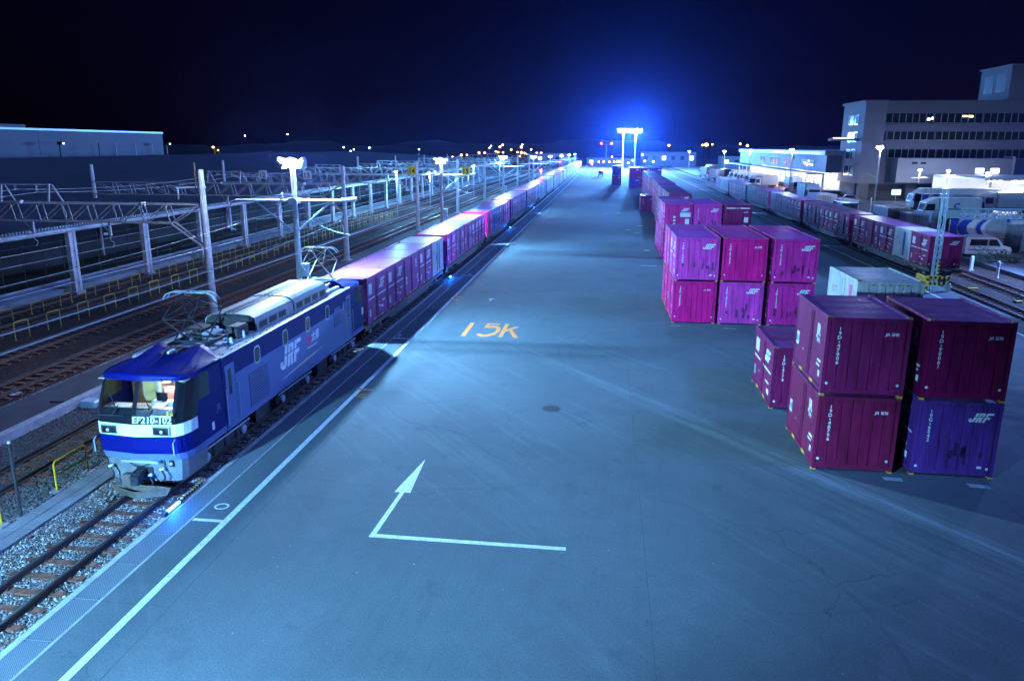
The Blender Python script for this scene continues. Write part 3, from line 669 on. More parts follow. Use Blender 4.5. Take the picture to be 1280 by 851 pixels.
# middle stack: three columns, two high, two deep
G2 = "containers in the middle stack of bright magenta and violet boxes"
mid = [(5.30, [('new', 'magenta', "19D-40807"), ('old', 'violet', "19D-16408")]), (7.93, [('old', 'violet', "19D-27361"), ('new', 'magenta', "19D-81427")]), (10.72, [('old', 'orchid', "19D-15520"), ('old', 'orchid', "19D-21009")])]
for ci, (x, lv) in enumerate(mid):
    for li, (st, co, nu) in enumerate(lv):
        lab = f"{CNAME[co]} container in the {('left', 'centre', 'right')[ci]} column of the middle stack, front {('lower', 'upper')[li]} box"
        container(st, co, nu, (x+.02*li, 44.15-.05*li, li*2.515), lab, G2, (.004, -.006, .008)[ci])
        co2 = ('magenta', 'orchid', 'plum', 'magenta', 'orchid', 'magenta')[ci*2+li]
        container('new', co2, "19D-3%d15%d" % (ci, li), (x-.06+.02*li, 48.05, li*2.515), f"{CNAME[co2]} container in the {('left', 'centre', 'right')[ci]} column of the middle stack, rear {('lower', 'upper')[li]} box", G2)
# next block back
G3 = "containers in the third stack, behind the bright middle stack"
e3 = [(6.55, [('new', 'orchid', "20D-114"), ('board', 'orchid', "")]), (9.10, [('old', 'violet', "19D-2280"), ('old', 'violet', "19D-7721")]), (11.72, [('new', 'dark', "20A-31"), ('stripe', 'plum', "")])]
for ci, (x, lv) in enumerate(e3):
    for li, (st, co, nu) in enumerate(lv):
        container(st, co, nu, (x-(.05*(1-li)), 70.0, li*2.515), f"{CNAME[co]} container in the {('left', 'centre', 'right')[ci]} column of the third stack, front {('lower', 'upper')[li]} box", G3)
        for d in range(1, 3 if ci == 0 else 2):
            co2 = random.choice(['orchid', 'plum', 'violet'])
            container('new', co2, "", (x, 70.0+3.85*d, li*2.515), f"{CNAME[co2]} container in the {('left', 'centre', 'right')[ci]} column of the third stack, {('', 'second', 'third')[d]} row back, {('lower', 'upper')[li]} box", G3, 0, 0)
container('old', 'plum', "19D-5502", (6.75, 123.5, 0), "lone plum container standing out in the yard left of the long row", "single containers in the yard", 0, 0)
# long row going away
G4 = "containers in the long two-high row leading into the distance"
for i in range(20):
    y = 86.2 + i*3.9 + (1.2 if i > 5 else 0) + (1.0 if i > 14 else 0); x = 8.15 + (.35 if i > 5 else 0) + (.3 if i > 14 else 0) + random.uniform(-.03, .03)
    for li in range(2):
        co = random.choice(['plum', 'plum', 'dark', 'orchid', 'indigo']); st = 'old' if i == 0 else 'new'
        container(st, co, "19D-61%d" % li if i == 0 else "", (x, y, li*2.515), f"{CNAME[co]} container, {ORD[i]} from the near end of the long row, {('lower', 'upper')[li]} box", G4, 0, 0)
G5 = "containers in the far dark cluster"
for (x, y, nc, nr, nm) in ((2.75, 207, 1, 2, "left"), (6.9, 191, 3, 2, "right")):
    for c_ in range(nc):
        for r_ in range(nr):
            for li in range(2):
                co = random.choice(['dark', 'plum', 'indigo'])
                container('old', co, "", (x+2.6*c_, y+3.9*r_, li*2.515), f"{CNAME[co]} container in far dark cluster, {nm} block, column {('one', 'two', 'three')[c_]}, {('front', 'back')[r_]} {('lower', 'upper')[li]}" if nc > 1 else f"{CNAME[co]} container in the {nm} block of the far dark cluster, {('front', 'back')[r_]} {('lower', 'upper')[li]} box", G5, 0, 0)

# ================================================================== WAGONS
m_sill = M('wagon_sill_paint', (.11, .095, .09), .6, var=.3, dirt=(.05, .03, .02), dirt_amt=.6)
def wagon_mesh_parts():
    out = []
    q = MB()
    for sx in (-1, 1):
        pts = [(.35, .93), (.35, .72), (4.2, .66), (5.6, .42), (14.2, .42), (15.6, .66), (19.45, .72), (19.45, .93)]
        q.prism(pts, (sx*1.16, 0, 0), (0, 1, 0), (0, 0, 1), (sx*.05, 0, 0), m_sill)
        q.box(min(sx*1.10, sx*1.22), max(sx*1.10, sx*1.22), .35, 19.45, .905, .93, m_sill)
    for y in np.arange(.5, 19.4, 1.35): q.box(-1.15, 1.15, y, y+.12, .72, .90, m_dark)
    q.box(-.2, .2, .2, 19.6, .55, .9, m_dark); q.box(-1.2, 1.2, .30, .42, .66, .94, m_dark); q.box(-1.2, 1.2, 19.38, 19.5, .66, .94, m_dark)
    out.append(("underframe", q.mesh("underframe"), (0, 0, 0)))
    q = MB()
    for sx in (-1, 1):
        q.prism([(-1.25, .55), (-1.1, .66), (1.1, .66), (1.25, .55), (1.2, .38), (.5, .34), (.3, .26), (-.3, .26), (-.5, .34), (-1.2, .38)], (sx*.86, 0, 0), (0, 1, 0), (0, 0, 1), (sx*.09, 0, 0), m_dark)
        for y in (-.95, .95): q.box(min(sx*.95, sx*1.02), max(sx*.95, sx*1.02), y-.13, y+.13, .33, .52, m_greyp)
    q.box(-.86, .86, -.15, .15, .35, .62, m_dark)
    out.append(("bogie", q.mesh("bogie"), (0, 2.7, 0))); out.append(("bogie", q.mesh("bogie"), (0, 17.1, 0)))
    q = MB()
    for sx in (-1, 1): q.lathe([(.05, sx*.50), (.43, sx*.50), (.45, sx*.54), (.45, sx*.62), (.3, sx*.64), (.08, sx*.66)], (0, 0, .33), m_rust, 20, 'x')
    q.tube((-.8, 0, .33), (.8, 0, .33), .07, m_dark, 8)
    wm = q.mesh("wheelset")
    for y in (2.7-.95, 2.7+.95, 17.1-.95, 17.1+.95): out.append(("wheelset", wm, (0, y, 0)))
    q = MB(); q.box(-.11, .11, -.30, .35, .58, .86, m_dark); q.box(-.16, .16, -.38, -.12, .56, .90, m_dark)
    out.append(("coupler", q.mesh("coupler"), (0, 0, 0)))
    q = MB(); q.tube((-.9, 0, .75), (-.9, -.05, .1), .02, m_yellow, 5); q.tube((1.16, 0, 1.05), (1.16, 0, .55), .018, m_yellow, 5); q.tube((1.16, 0, .55), (.9, 0, .55), .018, m_yellow, 5)
    for y in np.arange(1.2, 19, 3.75):
        for sx in (-1, 1): q.box(min(sx*1.215, sx*1.245), max(sx*1.215, sx*1.245), y, y+.16, .80, .92, m_yellow)
    out.append(("handrail", q.mesh("handrail"), (0, .36, 0)))
    return out
WP = wagon_mesh_parts()
def wagon(x, y, label, group):
    t = thing("container_wagon", label, "wagon", (x, y, -.1), 0, group)
    for nm, me, lo in WP: link(nm, me, t, lo)
    return t
def train(x, y0, n, where, seq, det_to, gname, phase):
    k = 0
    for w in range(n):
        yw = y0 + 20.4*w
        wagon(x, yw-.45, f"flat container wagon, {ORD[w]} {where}", "wagons of the " + gname)
        for c in range(5):
            st, co = seq[k] if k < len(seq) else random.choice([('train', 'mauve'), ('train', 'indigo'), ('new', 'mauve'), ('train', 'violet'), ('bluebox', 'sky'), ('bluebox', 'grey'), ('bluebox', 'sky')])
            k += 1
            if st is None: continue
            yy = yw + .35 + c*3.80
            desc = {'train': 'with white emblem', 'new': 'with small mark', 'white': 'with blue stripe', 'bluebox': 'with plain doors'}[st]
            container(st, co, "", (x, yy, .835), f"{CNAME[co]} container {desc}, {ORD[c]} on {ORD[w]} wagon {where}", "containers on the " + gname, 0, 1 if yy < det_to else 0)
seqL = [('train', 'mauve'), ('train', 'mauve'), ('new', 'mauve'), ('train', 'mauve'), ('white', 'white'),
        ('train', 'violet'), ('new', 'mauve'), ('new', 'mauve'), ('train', 'mauve'), ('train', 'violet'),
        ('new', 'magenta'), ('bluebox', 'blue'), ('train', 'mauve'), ('new', 'mauve'), ('train', 'violet'),
        ('new', 'mauve'), ('train', 'mauve'), ('new', 'mauve'), ('new', 'indigo'), ('train', 'indigo'),
        ('new', 'mauve'), ('train', 'mauve'), ('new', 'mauve'), ('new', 'mauve'), ('bluebox', 'sky'),
        ('bluebox', 'sky'), ('bluebox', 'blue'), ('bluebox', 'sky'), ('bluebox', 'grey'), ('new', 'indigo'), ('bluebox', 'sky'), ('bluebox', 'sky'), ('bluebox', 'grey'), ('bluebox', 'sky'), ('bluebox', 'sky')]
train(-13.31, 37.15, 17, "behind the blue locomotive", seqL, 105, "long train beside the yard", 0)
seqR = [('train', 'plum'), ('white', 'white'), ('train', 'plum'), ('new', 'dark'), ('train', 'plum'),
        ('new', 'plum'), ('train', 'dark'), ('train', 'plum'), ('new', 'dark'), ('train', 'plum'),
        ('train', 'plum'), ('train', 'plum'), ('bluebox', 'grey'), ('new', 'plum'), ('bluebox', 'sky'), ('new', 'plum'), ('train', 'plum'), ('new', 'dark'), ('bluebox', 'grey'), ('bluebox', 'grey')]
train(26.4, 62.25, 6, "of the right-hand train", seqR, 100, "train on the right of the yard", 0)

# ================================================================== LOCOMOTIVE
def locomotive():
    t = thing("electric_locomotive", "blue electric locomotive with raised pantographs and lit cab leading the container train", "locomotive", (-13.31, 19.15, -.1))
    LEN = 17.6
    # cab shells: rings at several heights around the plan outline
    plan = [(1.44, 2.6, 0), (1.44, 1.75, .15), (1.44, .95, .8), (1.42, .62, 1), (1.33, .34, 1), (1.19, .17, 1), (1.10, .13, 1), (.07, 0, 1), (-.07, 0, 1), (-1.10, .13, 1), (-1.19, .17, 1), (-1.33, .34, 1), (-1.42, .62, 1), (-1.44, .95, .8), (-1.44, 1.75, .15), (-1.44, 2.6, 0)]
    rings = [(1.12, .10, .99), (1.34, .03, 1), (1.47, 0, 1), (1.89, -.02, 1), (2.25, 0, 1), (2.68, .12, 1), (3.42, .46, .985), (3.56, .52, .98)]
    def cab(y_end, flip):
        def pt(i, k):
            x, y, w = plan[i]; z, set_, sc = rings[k]
            yy = y + set_*w
            return Vector((x*sc, yy, z)) if not flip else Vector((-x*sc, LEN-yy, z))
        shell, black, white, low, glass, sglass = MB(), MB(), MB(), MB(), MB(), MB()
        n = len(plan)
        for k in range(len(rings)-1):
            for i in range(n-1):
                q4 = [pt(i+1, k), pt(i, k), pt(i, k+1), pt(i+1, k+1)]
                front = 2 <= i <= n-4
                if k == 0: low.quad(*q4, m_loblue)
                elif k in (1, 2): shell.quad(*q4, m_navy) if k == 1 else (white if False else shell).quad(*q4, m_navy)
                elif k == 3 and 1 < i < n-3: white.quad(*q4, m_white)
                elif k == 4 and front: black.quad(*q4, m_gloss)
                elif k == 5:
                    if i in (6, 8): glass = MB(); glass.quad(*q4, m_wind); part("windshield", glass, t)
                    elif i in (1, n-3): sglass = MB(); sglass.quad(*q4, m_glassd); part("side_window", sglass, t)
                    elif front: black.quad(*q4, m_gloss)
                    else: shell.quad(*q4, m_navy)
                else: shell.quad(*q4, m_navy)
        sh = part("cab_shell", shell, t); part("window_surround", black, t); part("white_band", white, t); part("lower_sill", low, t)
        # visor / cab roof: twin humps with a valley
        q = MB(); nx, ny = 25, 12; vs = []
        for j in range(ny):
            v = j/(ny-1); y = .40 + 2.45*v
            for i in range(nx):
                x = -1.43 + 2.86*i/(nx-1); ax = abs(x)
                hump = .40*math.exp(-((ax-.70)/.46)**2) + .17*math.exp(-(x/.42)**2)
                edge = max(0, 1-(ax/1.43)**8)
                y0f = float(np.interp(ax, (0, 1.10, 1.19, 1.33, 1.40, 1.43), (.47, .58, .64, .82, 1.08, 1.36))); yy = y0f + (2.85-y0f)*v
                z = 3.53 + .07*(1-v)*(1-(ax/1.43)**2) + hump*(v**1.25)*edge
                vs.append(Vector((x, yy, z)) if not flip else Vector((-x, LEN-yy, z)))
        fs = [(j*nx+i, j*nx+i+1, (j+1)*nx+i+1, (j+1)*nx+i) for j in range(ny-1) for i in range(nx-1)]
        if True:
            base = len(vs)
            for i in range(nx): p = vs[(ny-1)*nx+i]; vs.append(Vector((p.x, p.y, 3.5)))
            fs += [((ny-1)*nx+i, (ny-1)*nx+i+1, base+i+1, base+i) for i in range(nx-1)]
            for i in range(nx): p = vs[i]; vs.append(Vector((p.x, p.y+(.02 if not flip else -.02), 3.46)))
            b2 = base+nx; fs += [(i, b2+i, b2+i+1, i+1) for i in range(nx-1)]
            for e in (0, nx-1):
                for j in range(ny-1):
                    a, c = vs[j*nx+e], vs[(j+1)*nx+e]; k0 = len(vs); vs += [Vector((a.x, a.y, 3.46)), Vector((c.x, c.y, 3.46))]; fs.append((j*nx+e, (j+1)*nx+e, k0+1, k0))
        q.add(vs, fs, m_navy)
        part("cab_roof", q, t, True)
        return pt
    global m_gloss, m_wind
    m_gloss = M("black_gloss_paint", (.010, .012, .016), .16, var=.1)
    m_wind = bpy.data.materials.new("windshield_glass"); m_wind.use_nodes = True; n = m_wind.node_tree; n.nodes.remove(n.nodes["Principled BSDF"])
    mx = n.nodes.new("ShaderNodeMixShader"); fr = n.nodes.new("ShaderNodeFresnel"); fr.inputs[0].default_value = 1.45; tr = n.nodes.new("ShaderNodeBsdfTransparent"); tr.inputs[0].default_value = (.82, .88, .9, 1)
    gl = n.nodes.new("ShaderNodeBsdfGlossy"); gl.inputs["Roughness"].default_value = .03
    n.links.new(fr.outputs[0], mx.inputs[0]); n.links.new(tr.outputs[0], mx.inputs[1]); n.links.new(gl.outputs[0], mx.inputs[2]); n.links.new(mx.outputs[0], n.nodes["Material Output"].inputs[0])
    pt = cab(0, False); cab(LEN, True)
    # main body sides
    for sx in (-1, 1):
        q = MB(); X = sx*1.44
        def slab(y0, y1, z0, z1, mt, th=.05): q.box(min(X, X-sx*th), max(X, X-sx*th), y0, y1, z0, z1, mt)
        slab(2.6, LEN-2.6, 1.12, 2.82, m_loblue); slab(2.6, LEN-2.6, 2.82, 3.56, m_navy)
        bs = part("body_side", q, t)
        # diagonal navy flash behind the cabs
        for a, sgn in ((2.6, 1), (LEN-2.6, -1)):
            q = MB(); q.prism([(a, 1.125), (a+sgn*.02, 1.125), (a+sgn*.55, 2.82), (a, 2.82)], (X+sx*.003, 0, 0), (0, 1, 0), (0, 0, 1), (-sx*.002, 0, 0), m_navy); part("paint_flash", q, t)
        for a in (2.78, LEN-3.0-.15):
            q = MB(); o = X+sx*.004
            q.box(min(o, X), max(o, X), a, a+.62, 1.2, 3.25, m_loblue)
            for e in (-.025, .62): q.box(min(o, X-.0), max(o, X), a+e, a+e+.022, 1.18, 3.28, m_black)
            d = part("crew_door", q, t)
            q = MB(); o2 = X+sx*.008; q.box(min(o2, o), max(o2, o), a+.17, a+.38, 2.25, 3.1, m_glassd); part("door_window", q, d)
            q = MB()
            for e in (-.10, .74): q.tube((X+sx*.05, a+e, 1.3), (X+sx*.05, a+e, 2.5), .016, m_silver, 5)
            part("grab_rail", q, d)
        for y in (5.1, 7.5, 9.75, 12.0):
            q = MB(); r = [( .20*c, .26*s_) for c, s_ in ((1, .6), (.6, 1), (-.6, 1), (-1, .6), (-1, -.6), (-.6, -1), (.6, -1), (1, -.6))]
            q.prism([(y+a*1.2, 3.02+c*1.2) for a, c in r], (X+sx*.004, 0, 0), (0, 1, 0), (0, 0, 1), (-sx*.003, 0, 0), m_silver)
            q.prism([(y+a, 3.02+c) for a, c in r], (X+sx*.007, 0, 0), (0, 1, 0), (0, 0, 1), (-sx*.002, 0, 0), m_glassd); part("engine_room_window", q, t)
        for (y0, y1, z0, z1, k) in ((4.35, 5.85, 1.32, 2.5, 13), (12.75, 13.6, 2.15, 2.72, 7), (12.75, 13.6, 2.82, 3.0, 3), (14.2, 15.0, 2.35, 3.05, 8)):
            q = MB(); q.box(min(X, X+sx*.003), max(X, X+sx*.003), y0, y1, z0, z1, m_dark)
            for i in range(k):
                z = z0 + (z1-z0)*(i+.5)/k; q.box(min(X, X+sx*.018), max(X, X+sx*.018), y0, y1, z-.028*(z1-z0)/k/.09, z+.022, m_loblue)
            part("louvre", q, t)
        r, u = Vector((0, sx, 0)), Vector((0, 0, 1)); st = 6.85 if sx > 0 else LEN-6.85
        def P(a, z): return Vector((X+sx*.005, st+sx*a, z))
        q = MB(); emblem(q, P(.0, 1.86), r, u, .84, m_white, .25, 1.25); part("emblem", q, t)
        q = MB(); q.prism([(X, 0)]*0 or [(st+sx*0.0, 1.50), (st+sx*2.5, 1.58), (st+sx*4.6, 1.72), (st+sx*2.5, 1.70)], (X+sx*.0055, 0, 0), (0, 1, 0), (0, 0, 1), (-sx*.003, 0, 0), M("cream_stripe", (.62, .52, .38), .5)); part("swoosh_stripe", q, t)
        q = MB(); q.text("桃", P(2.65, 2.16), r, u, .52, M("pink_lettering", (.75, .05, .16), .5), bold=.02, shear=.1); q.text("太郎", P(3.16, 2.24), r, u, .44, m_white, bold=.02, shear=.1)
        q.box(min(X, X+sx*.004), max(X, X+sx*.004), min(st+sx*2.7, st+sx*3.8), max(st+sx*2.7, st+sx*3.8), 2.02, 2.06, m_white); part("name_lettering", q, t)
        q = MB(); ty = 2.05 if sx > 0 else 2.35
        q.text("JR", Vector((X+sx*.004, 2.05 if sx > 0 else 2.4, 2.0)), r, u, .3, M("faint_emblem", (.05, .08, .22), .4), bold=.03); q.box(min(X, X+sx*.005), max(X, X+sx*.005), 1.72, 1.86, 1.5, 1.75, m_white); part("cab_emblem", q, t)
        if True:
            q = MB(); q.prism([(13.95, 2.80), (14.12, 3.1), (14.18, 2.80), (15.1, 1.15), (14.4, 1.15), (14.2, 2.2)], (X+sx*.0035, 0, 0), (0, 1, 0), (0, 0, 1), (-sx*.002, 0, 0), M("beige_patch", (.30, .26, .20), .6)); part("beige_side_patch", q, t)  # angular beige patch on the side toward the rear cab
        q = MB(); q.tube((X+sx*.02, 2.6, 3.58), (X+sx*.02, LEN-2.6, 3.58), .022, m_silver, 5); part("rain_gutter", q, t)
    # front details
    for s in (-1, 1):
        x = s*.80
        q = MB(); q.box(x-.26, x+.26, .03, .12, 1.93, 2.21, m_silver); q.box(x-.235, x+.235, .02, .032, 1.955, 2.185, m_black); hl = part("headlight", q, t)
        q = MB()
        for dx in (-.11, .11): q.lathe([(.085, 0), (.075, -.02), (.001, -.025)], (x+dx, .018, 2.06), m_glassd if dx*s < 0 else M("red_lens", (.05, .006, .006), .2), 12, 'y')
        q.lathe([(.05, -.02), (.03, -.03), (.001, -.034)], (x+s*.03, .018, 2.06), m_silver, 8, 'y'); part("lens", q, hl)
        q = MB(); q.path([(s*1.22, .02, 1.85), (s*1.22, -.10, 1.78), (s*1.22, -.10, 1.42), (s*1.22, .05, 1.36)], .018, m_silver); part("grab_rail", q, t)
        q = MB(); bx = s*.42 if s > 0 else -.62
        q.bar((bx, -.03, 2.52), (bx+.16, .10, 2.80), .03, .02, m_black); q.bar((bx+.12, .04, 2.74), (bx-.16, .22, 3.12), .022, .03, m_black); part("wiper", q, t)
    q = MB(); q.text("EF210-102", (-.02, -.01, 2.30), (1, .09, 0), (0, .22, 1), .27, m_white, bold=.018, wide=1.0); part("number_plate", q, t)
    q = MB(); q.box(.55, 1.15, -.02, .06, 2.52, 2.55, m_silver); q.box(-1.1, -.3, -.01, .06, 2.50, 2.525, m_dark); part("foot_rail", q, t)
    q = MB(); q.box(1.02, 1.06, .06, .10, 2.56, 2.66, m_yellow); q.box(1.14, 1.18, .08, .12, 2.54, 2.64, m_yellow); part("marker_tab", q, t)
    # skirt with rounded corners
    q = MB(); pl_ = [(1.30, 1.6), (1.27, .55), (1.18, .33), (1.02, .25), (0, .20), (-1.02, .25), (-1.18, .33), (-1.27, .55), (-1.30, 1.6)]
    lv = [(1.12, 1.0, 0), (.62, .95, .03), (.42, .92, .05)]
    for k in range(2):
        for i in range(len(pl_)-1):
            def g(i, k): return (pl_[i][0]*lv[k][1], pl_[i][1]+lv[k][2], lv[k][0])
            q.quad(g(i+1, k+1), g(i, k+1), g(i, k), g(i+1, k), m_skirt)
    q.box(-.55, .62, .02, .22, 1.06, 1.13, m_greyp)
    sk = part("skirt", q, t)
    q = MB(); q.box(-.20, .30, .19, .26, .55, .86, m_black); part("coupler_recess", q, sk)
    q = MB(); q.box(.86, .98, .18, .25, .92, 1.10, m_black); q.lathe([(.045, 0), (.04, -.02), (.001, -.02)], (.92, .17, 1.02), m_silver, 8, 'y'); part("jumper_socket", q, sk)
    q = MB(); q.box(-.13, .13, -.25, .3, .60, .84, m_dark); q.cbox(-.30, -.02, -.42, -.16, .54, .86, .03, M("brown_coupler", (.12, .09, .075), .6, .3)); q.cbox(.03, .22, -.46, -.2, .56, .84, .03, m_dark); part("coupler", q, t)
    for (x, z) in ((-.92, .86), (.68, .84), (.28, .62)):
        q = MB(); q.path([(x, .2, z), (x-.02, .08, z+.03), (x+.04, .02, z-.02), (x+.10, .02, z-.16), (x+.06, .06, z-.30)], .028, m_black); q.cbox(x-.08, x+.05, .04, .16, z, z+.07, .015, m_ins); part("brake_hose", q, t)
    q = MB(); q.path([(-.42, .18, 1.06), (-.25, .12, .94), (.05, .10, .92), (.3, .12, 1.04)], .012, m_black); q.path([(-.5, .18, 1.04), (-.1, .10, .88), (.35, .14, 1.02)], .012, m_black); q.tube((-1.1, .22, .72), (-1.1, .22, 1.1), .012, m_black); q.tube((.7, .2, .86), (.7, .2, 1.1), .012, m_black); part("cable", q, t)
    q = MB(); q.prism([(-.95, .34), (-.78, .08), (.78, .08), (.95, .34), (.5, .37), (-.5, .37)], (0, -.02, 0), (1, 0, 0), (0, 0, 1), (0, .04, 0), M("snow_plough_steel", (.14, .10, .075), .6, .3, var=.4))
    q.add([(-.95, -.02, .34), (0, -.34, .30), (.95, -.02, .34), (.72, -.02, .07), (0, -.30, .06), (-.72, -.02, .07)], [(0, 5, 4, 1), (1, 4, 3, 2)], MATS["snow_plough_steel"]); part("snow_plough", q, t)
    # cab interior
    q = MB(); q.box(-1.36, 1.36, 2.15, 2.2, 1.3, 3.45, m_beige); q.box(-1.38, 1.38, .55, 2.15, 1.5, 1.56, m_dark); q.box(-1.35, 1.35, .62, 2.15, 3.40, 3.43, m_beige); q.box(-.05, .05, 1.5, 2.14, 1.6, 3.3, m_beige); q.box(-.95, -.55, 2.13, 2.15, 1.6, 3.2, M("cab_door_ochre", (.5, .33, .10), .6)); part("cab_interior", q, t)
    q = MB(); q.box(-1.25, 1.25, .50, .95, 2.50, 2.58, M("console_grey", (.30, .30, .29), .6)); q.box(.15, 1.2, .75, 1.0, 2.58, 2.72, MATS["console_grey"]); q.box(.3, .62, .80, .86, 2.72, 2.98, m_glassd); q.box(-1.0, -.45, .55, .85, 2.583, 2.60, m_cloth); part("console", q, t)
    q = MB(); q.cbox(.22, .62, 1.25, 1.45, 2.15, 3.02, .06, m_seatr); q.cbox(.20, .66, 1.1, 1.6, 2.0, 2.15, .04, m_seatr); part("driver_seat", q, t)
    q = MB(); q.add([(.28, .60, 2.60), (.62, .56, 2.60), (.70, .86, 2.76), (.34, .90, 2.74)], [(0, 1, 2, 3)], m_cloth); part("papers", q, t)
    q = MB(); q.prism([(1.02, 2.62), (1.16, 2.60), (1.20, 2.84), (1.12, 3.02), (1.05, 2.94)], (0, .56, 0), (1, 0, 0), (0, .3, 1), (0, .05, .0), m_cloth); part("white_gloves", q, t)
    q = MB(); q.lathe([(.02, .03), (.09, .02), (.11, 0), (.02, -.015)], (.62, .92, 3.30), m_cabl, 14); part("cab_lamp", q, t)
    light('POINT', (.62, 1.0, 3.22), 4, (1.0, .95, .92), size=.08, parent=t)
    light('POINT', (-.5, 1.2, 3.22), 1.4, (1.0, .9, .8), size=.08, parent=t)
    # roof deck and equipment
    q = MB(); q.box(-1.41, 1.41, 2.4, LEN-2.4, 3.50, 3.575, M("roof_deck_grey", (.42, .44, .45), .6, var=.2, scale=2, dirt=(.12, .10, .09), dirt_amt=.6))
    for y in np.arange(3, LEN-3, .55):
        for sx in (-1, 1): q.box(sx*1.30-.02, sx*1.30+.02, y, y+.03, 3.575, 3.60, m_dark)
    part("roof_deck", q, t)
    def cover(y0, y1, w, h, mt):
        q = MB(); prof = [(-w, 3.57), (-w, 3.57+h*.55), (-w*.93, 3.57+h*.78), (-w*.72, 3.57+h*.94), (-w*.3, 3.57+h), (w*.3, 3.57+h), (w*.72, 3.57+h*.94), (w*.93, 3.57+h*.78), (w, 3.57+h*.55), (w, 3.57)]
        q.prism(prof, (0, y0, 0), (1, 0, 0), (0, 0, 1), (0, y1-y0, 0), mt)
        q.prism([(a_*.95, 3.60+(c_-3.57)*.93) for a_, c_ in prof], (0, y0-.012, 0), (1, 0, 0), (0, 0, 1), (0, .01, 0), m_dark)  # dark cap added over the front end to dim it under the lamps
        for sx in (-1, 1):
            k = int((y1-y0)/.85)
            for i in range(k): q.box(min(sx*w, sx*(w+.008)), max(sx*w, sx*(w+.008)), y0+.2+i*.85, y0+.85+i*.85, 3.63, 3.57+h*.46, m_black)
        for x in (-.22, -.08, .08): q.box(x-.02, x+.02, y0+.02, y1-.02, 3.57+h+.002, 3.57+h+.03, m_dark)
        return part("equipment_cover", q, t)
    cover(6.2, 9.5, .98, .62, m_roofg); cover(9.58, 13.2, 1.0, .66, m_roofg)
    q = MB()
    for (x, y, w, l, h) in ((.65, 5.4, .22, .4, .42), (-.7, 5.3, .3, .5, .35), (0, 4.9, .25, .35, .3), (-.5, 13.7, .3, .4, .35), (.5, 13.8, .25, .35, .3), (-.95, 3.6, .12, 1.2, .16), (.98, 13.9, .1, .8, .14)):
        q = MB(); q.cbox(x-w, x+w, y-l, y+l, 3.576, 3.576+h, .04, m_dark if h > .3 else m_greyp); part("roof_box", q, t)
    for (x, y) in ((.35, 5.75), (-.3, 5.8), (.9, 5.3), (-.95, 4.4), (.6, 14.3), (-.6, 14.2), (.95, 4.3)):
        q = MB(); q.lathe([(.07, 0), (.03, .03), (.075, .06), (.03, .10), (.07, .13), (.03, .17), (.06, .20), (.02, .24)], (x, y, 3.577), m_ins, 8); part("insulator", q, t)
    q = MB(); q.path([(.35, 5.75, 3.82), (.5, 5.0, 3.9), (.9, 5.3, 3.82)], .014, m_wire); q.path([(-.3, 5.8, 3.82), (-.6, 5.0, 3.88), (-.95, 4.4, 3.82)], .014, m_wire); part("busbar", q, t)
    q = MB(); q.box(-.22, .22, 2.25, 2.6, 3.80, 3.86, m_dark); q.tube((-.12, 2.0, 3.86), (-.12, 2.5, 3.86), .05, m_dark, 8); q.tube((.1, 1.95, 3.88), (.1, 2.3, 3.88), .05, m_silver, 8); part("horn", q, t)
    # pantographs (crossed lower arms)
    def panto(yc, mt):
        z0, zt = 3.86, 5.44; zk = 4.72
        q = MB()
        for sx in (-.62, .62): q.bar((sx, yc-.95, z0-.06), (sx, yc+.95, z0-.06), .07, .09, mt)
        for sy in (-.85, .85): q.bar((-.7, yc+sy, z0-.06), (.7, yc+sy, z0-.06), .08, .08, mt)
        for sx in (-.62, .62):
            for sy in (-.8, .8): q.lathe([(.06, 0), (.03, .06), (.065, .10), (.03, .16), (.05, .2)], (sx, yc+sy, z0-.28), m_ins, 8)
        base = part("pantograph_base", q, t)
        q = MB()
        for s in (-1, 1):
            for sx in (-.55, .55): q.tube((sx, yc+s*.32, z0), (sx*.92, yc-s*.98, zk), .030, mt, 6, .024)
            q.tube((-.55, yc+s*.32, z0), (.55, yc+s*.32, z0), .04, mt, 6); q.tube((-.52, yc-s*.98, zk), (.52, yc-s*.98, zk), .018, mt, 5)
            for sx in (-.5, .5): q.tube((sx, yc+s*.98, zk), (sx*.76, yc+s*.10, zt-.06), .018, mt, 5)
            q.tube((-.5, yc+s*.98, zk), (.36, yc+s*.14, zt-.1), .010, mt, 4); q.tube((.5, yc+s*.98, zk), (-.36, yc+s*.14, zt-.1), .010, mt, 4)
        part("pantograph_arm", q, base)
        q = MB()
        for s in (-.13, .13): q.path([(-.92, yc+s, zt-.24), (-.80, yc+s, zt-.08), (-.62, yc+s, zt), (.62, yc+s, zt), (.80, yc+s, zt-.08), (.92, yc+s, zt-.24)], .022, m_silver, 6)
        for x in (-.4, .4): q.bar((x, yc-.14, zt-.04), (x, yc+.14, zt-.04), .04, .03, mt)
        part("contact_strip", q, base)
    panto(3.75, m_dark); panto(15.15, M("pantograph_paint", (.40, .38, .30), .6, .2, var=.2))
    # running gear
    q = MB(); q.box(-1.2, 1.2, .9, LEN-.9, .95, 1.118, m_dark); q.box(-1.15, 1.15, 5.2, 6.4, .45, .95, m_dark); q.box(-1.15, 1.15, 11.2, 12.4, .45, .95, m_dark); part("underframe", q, t)
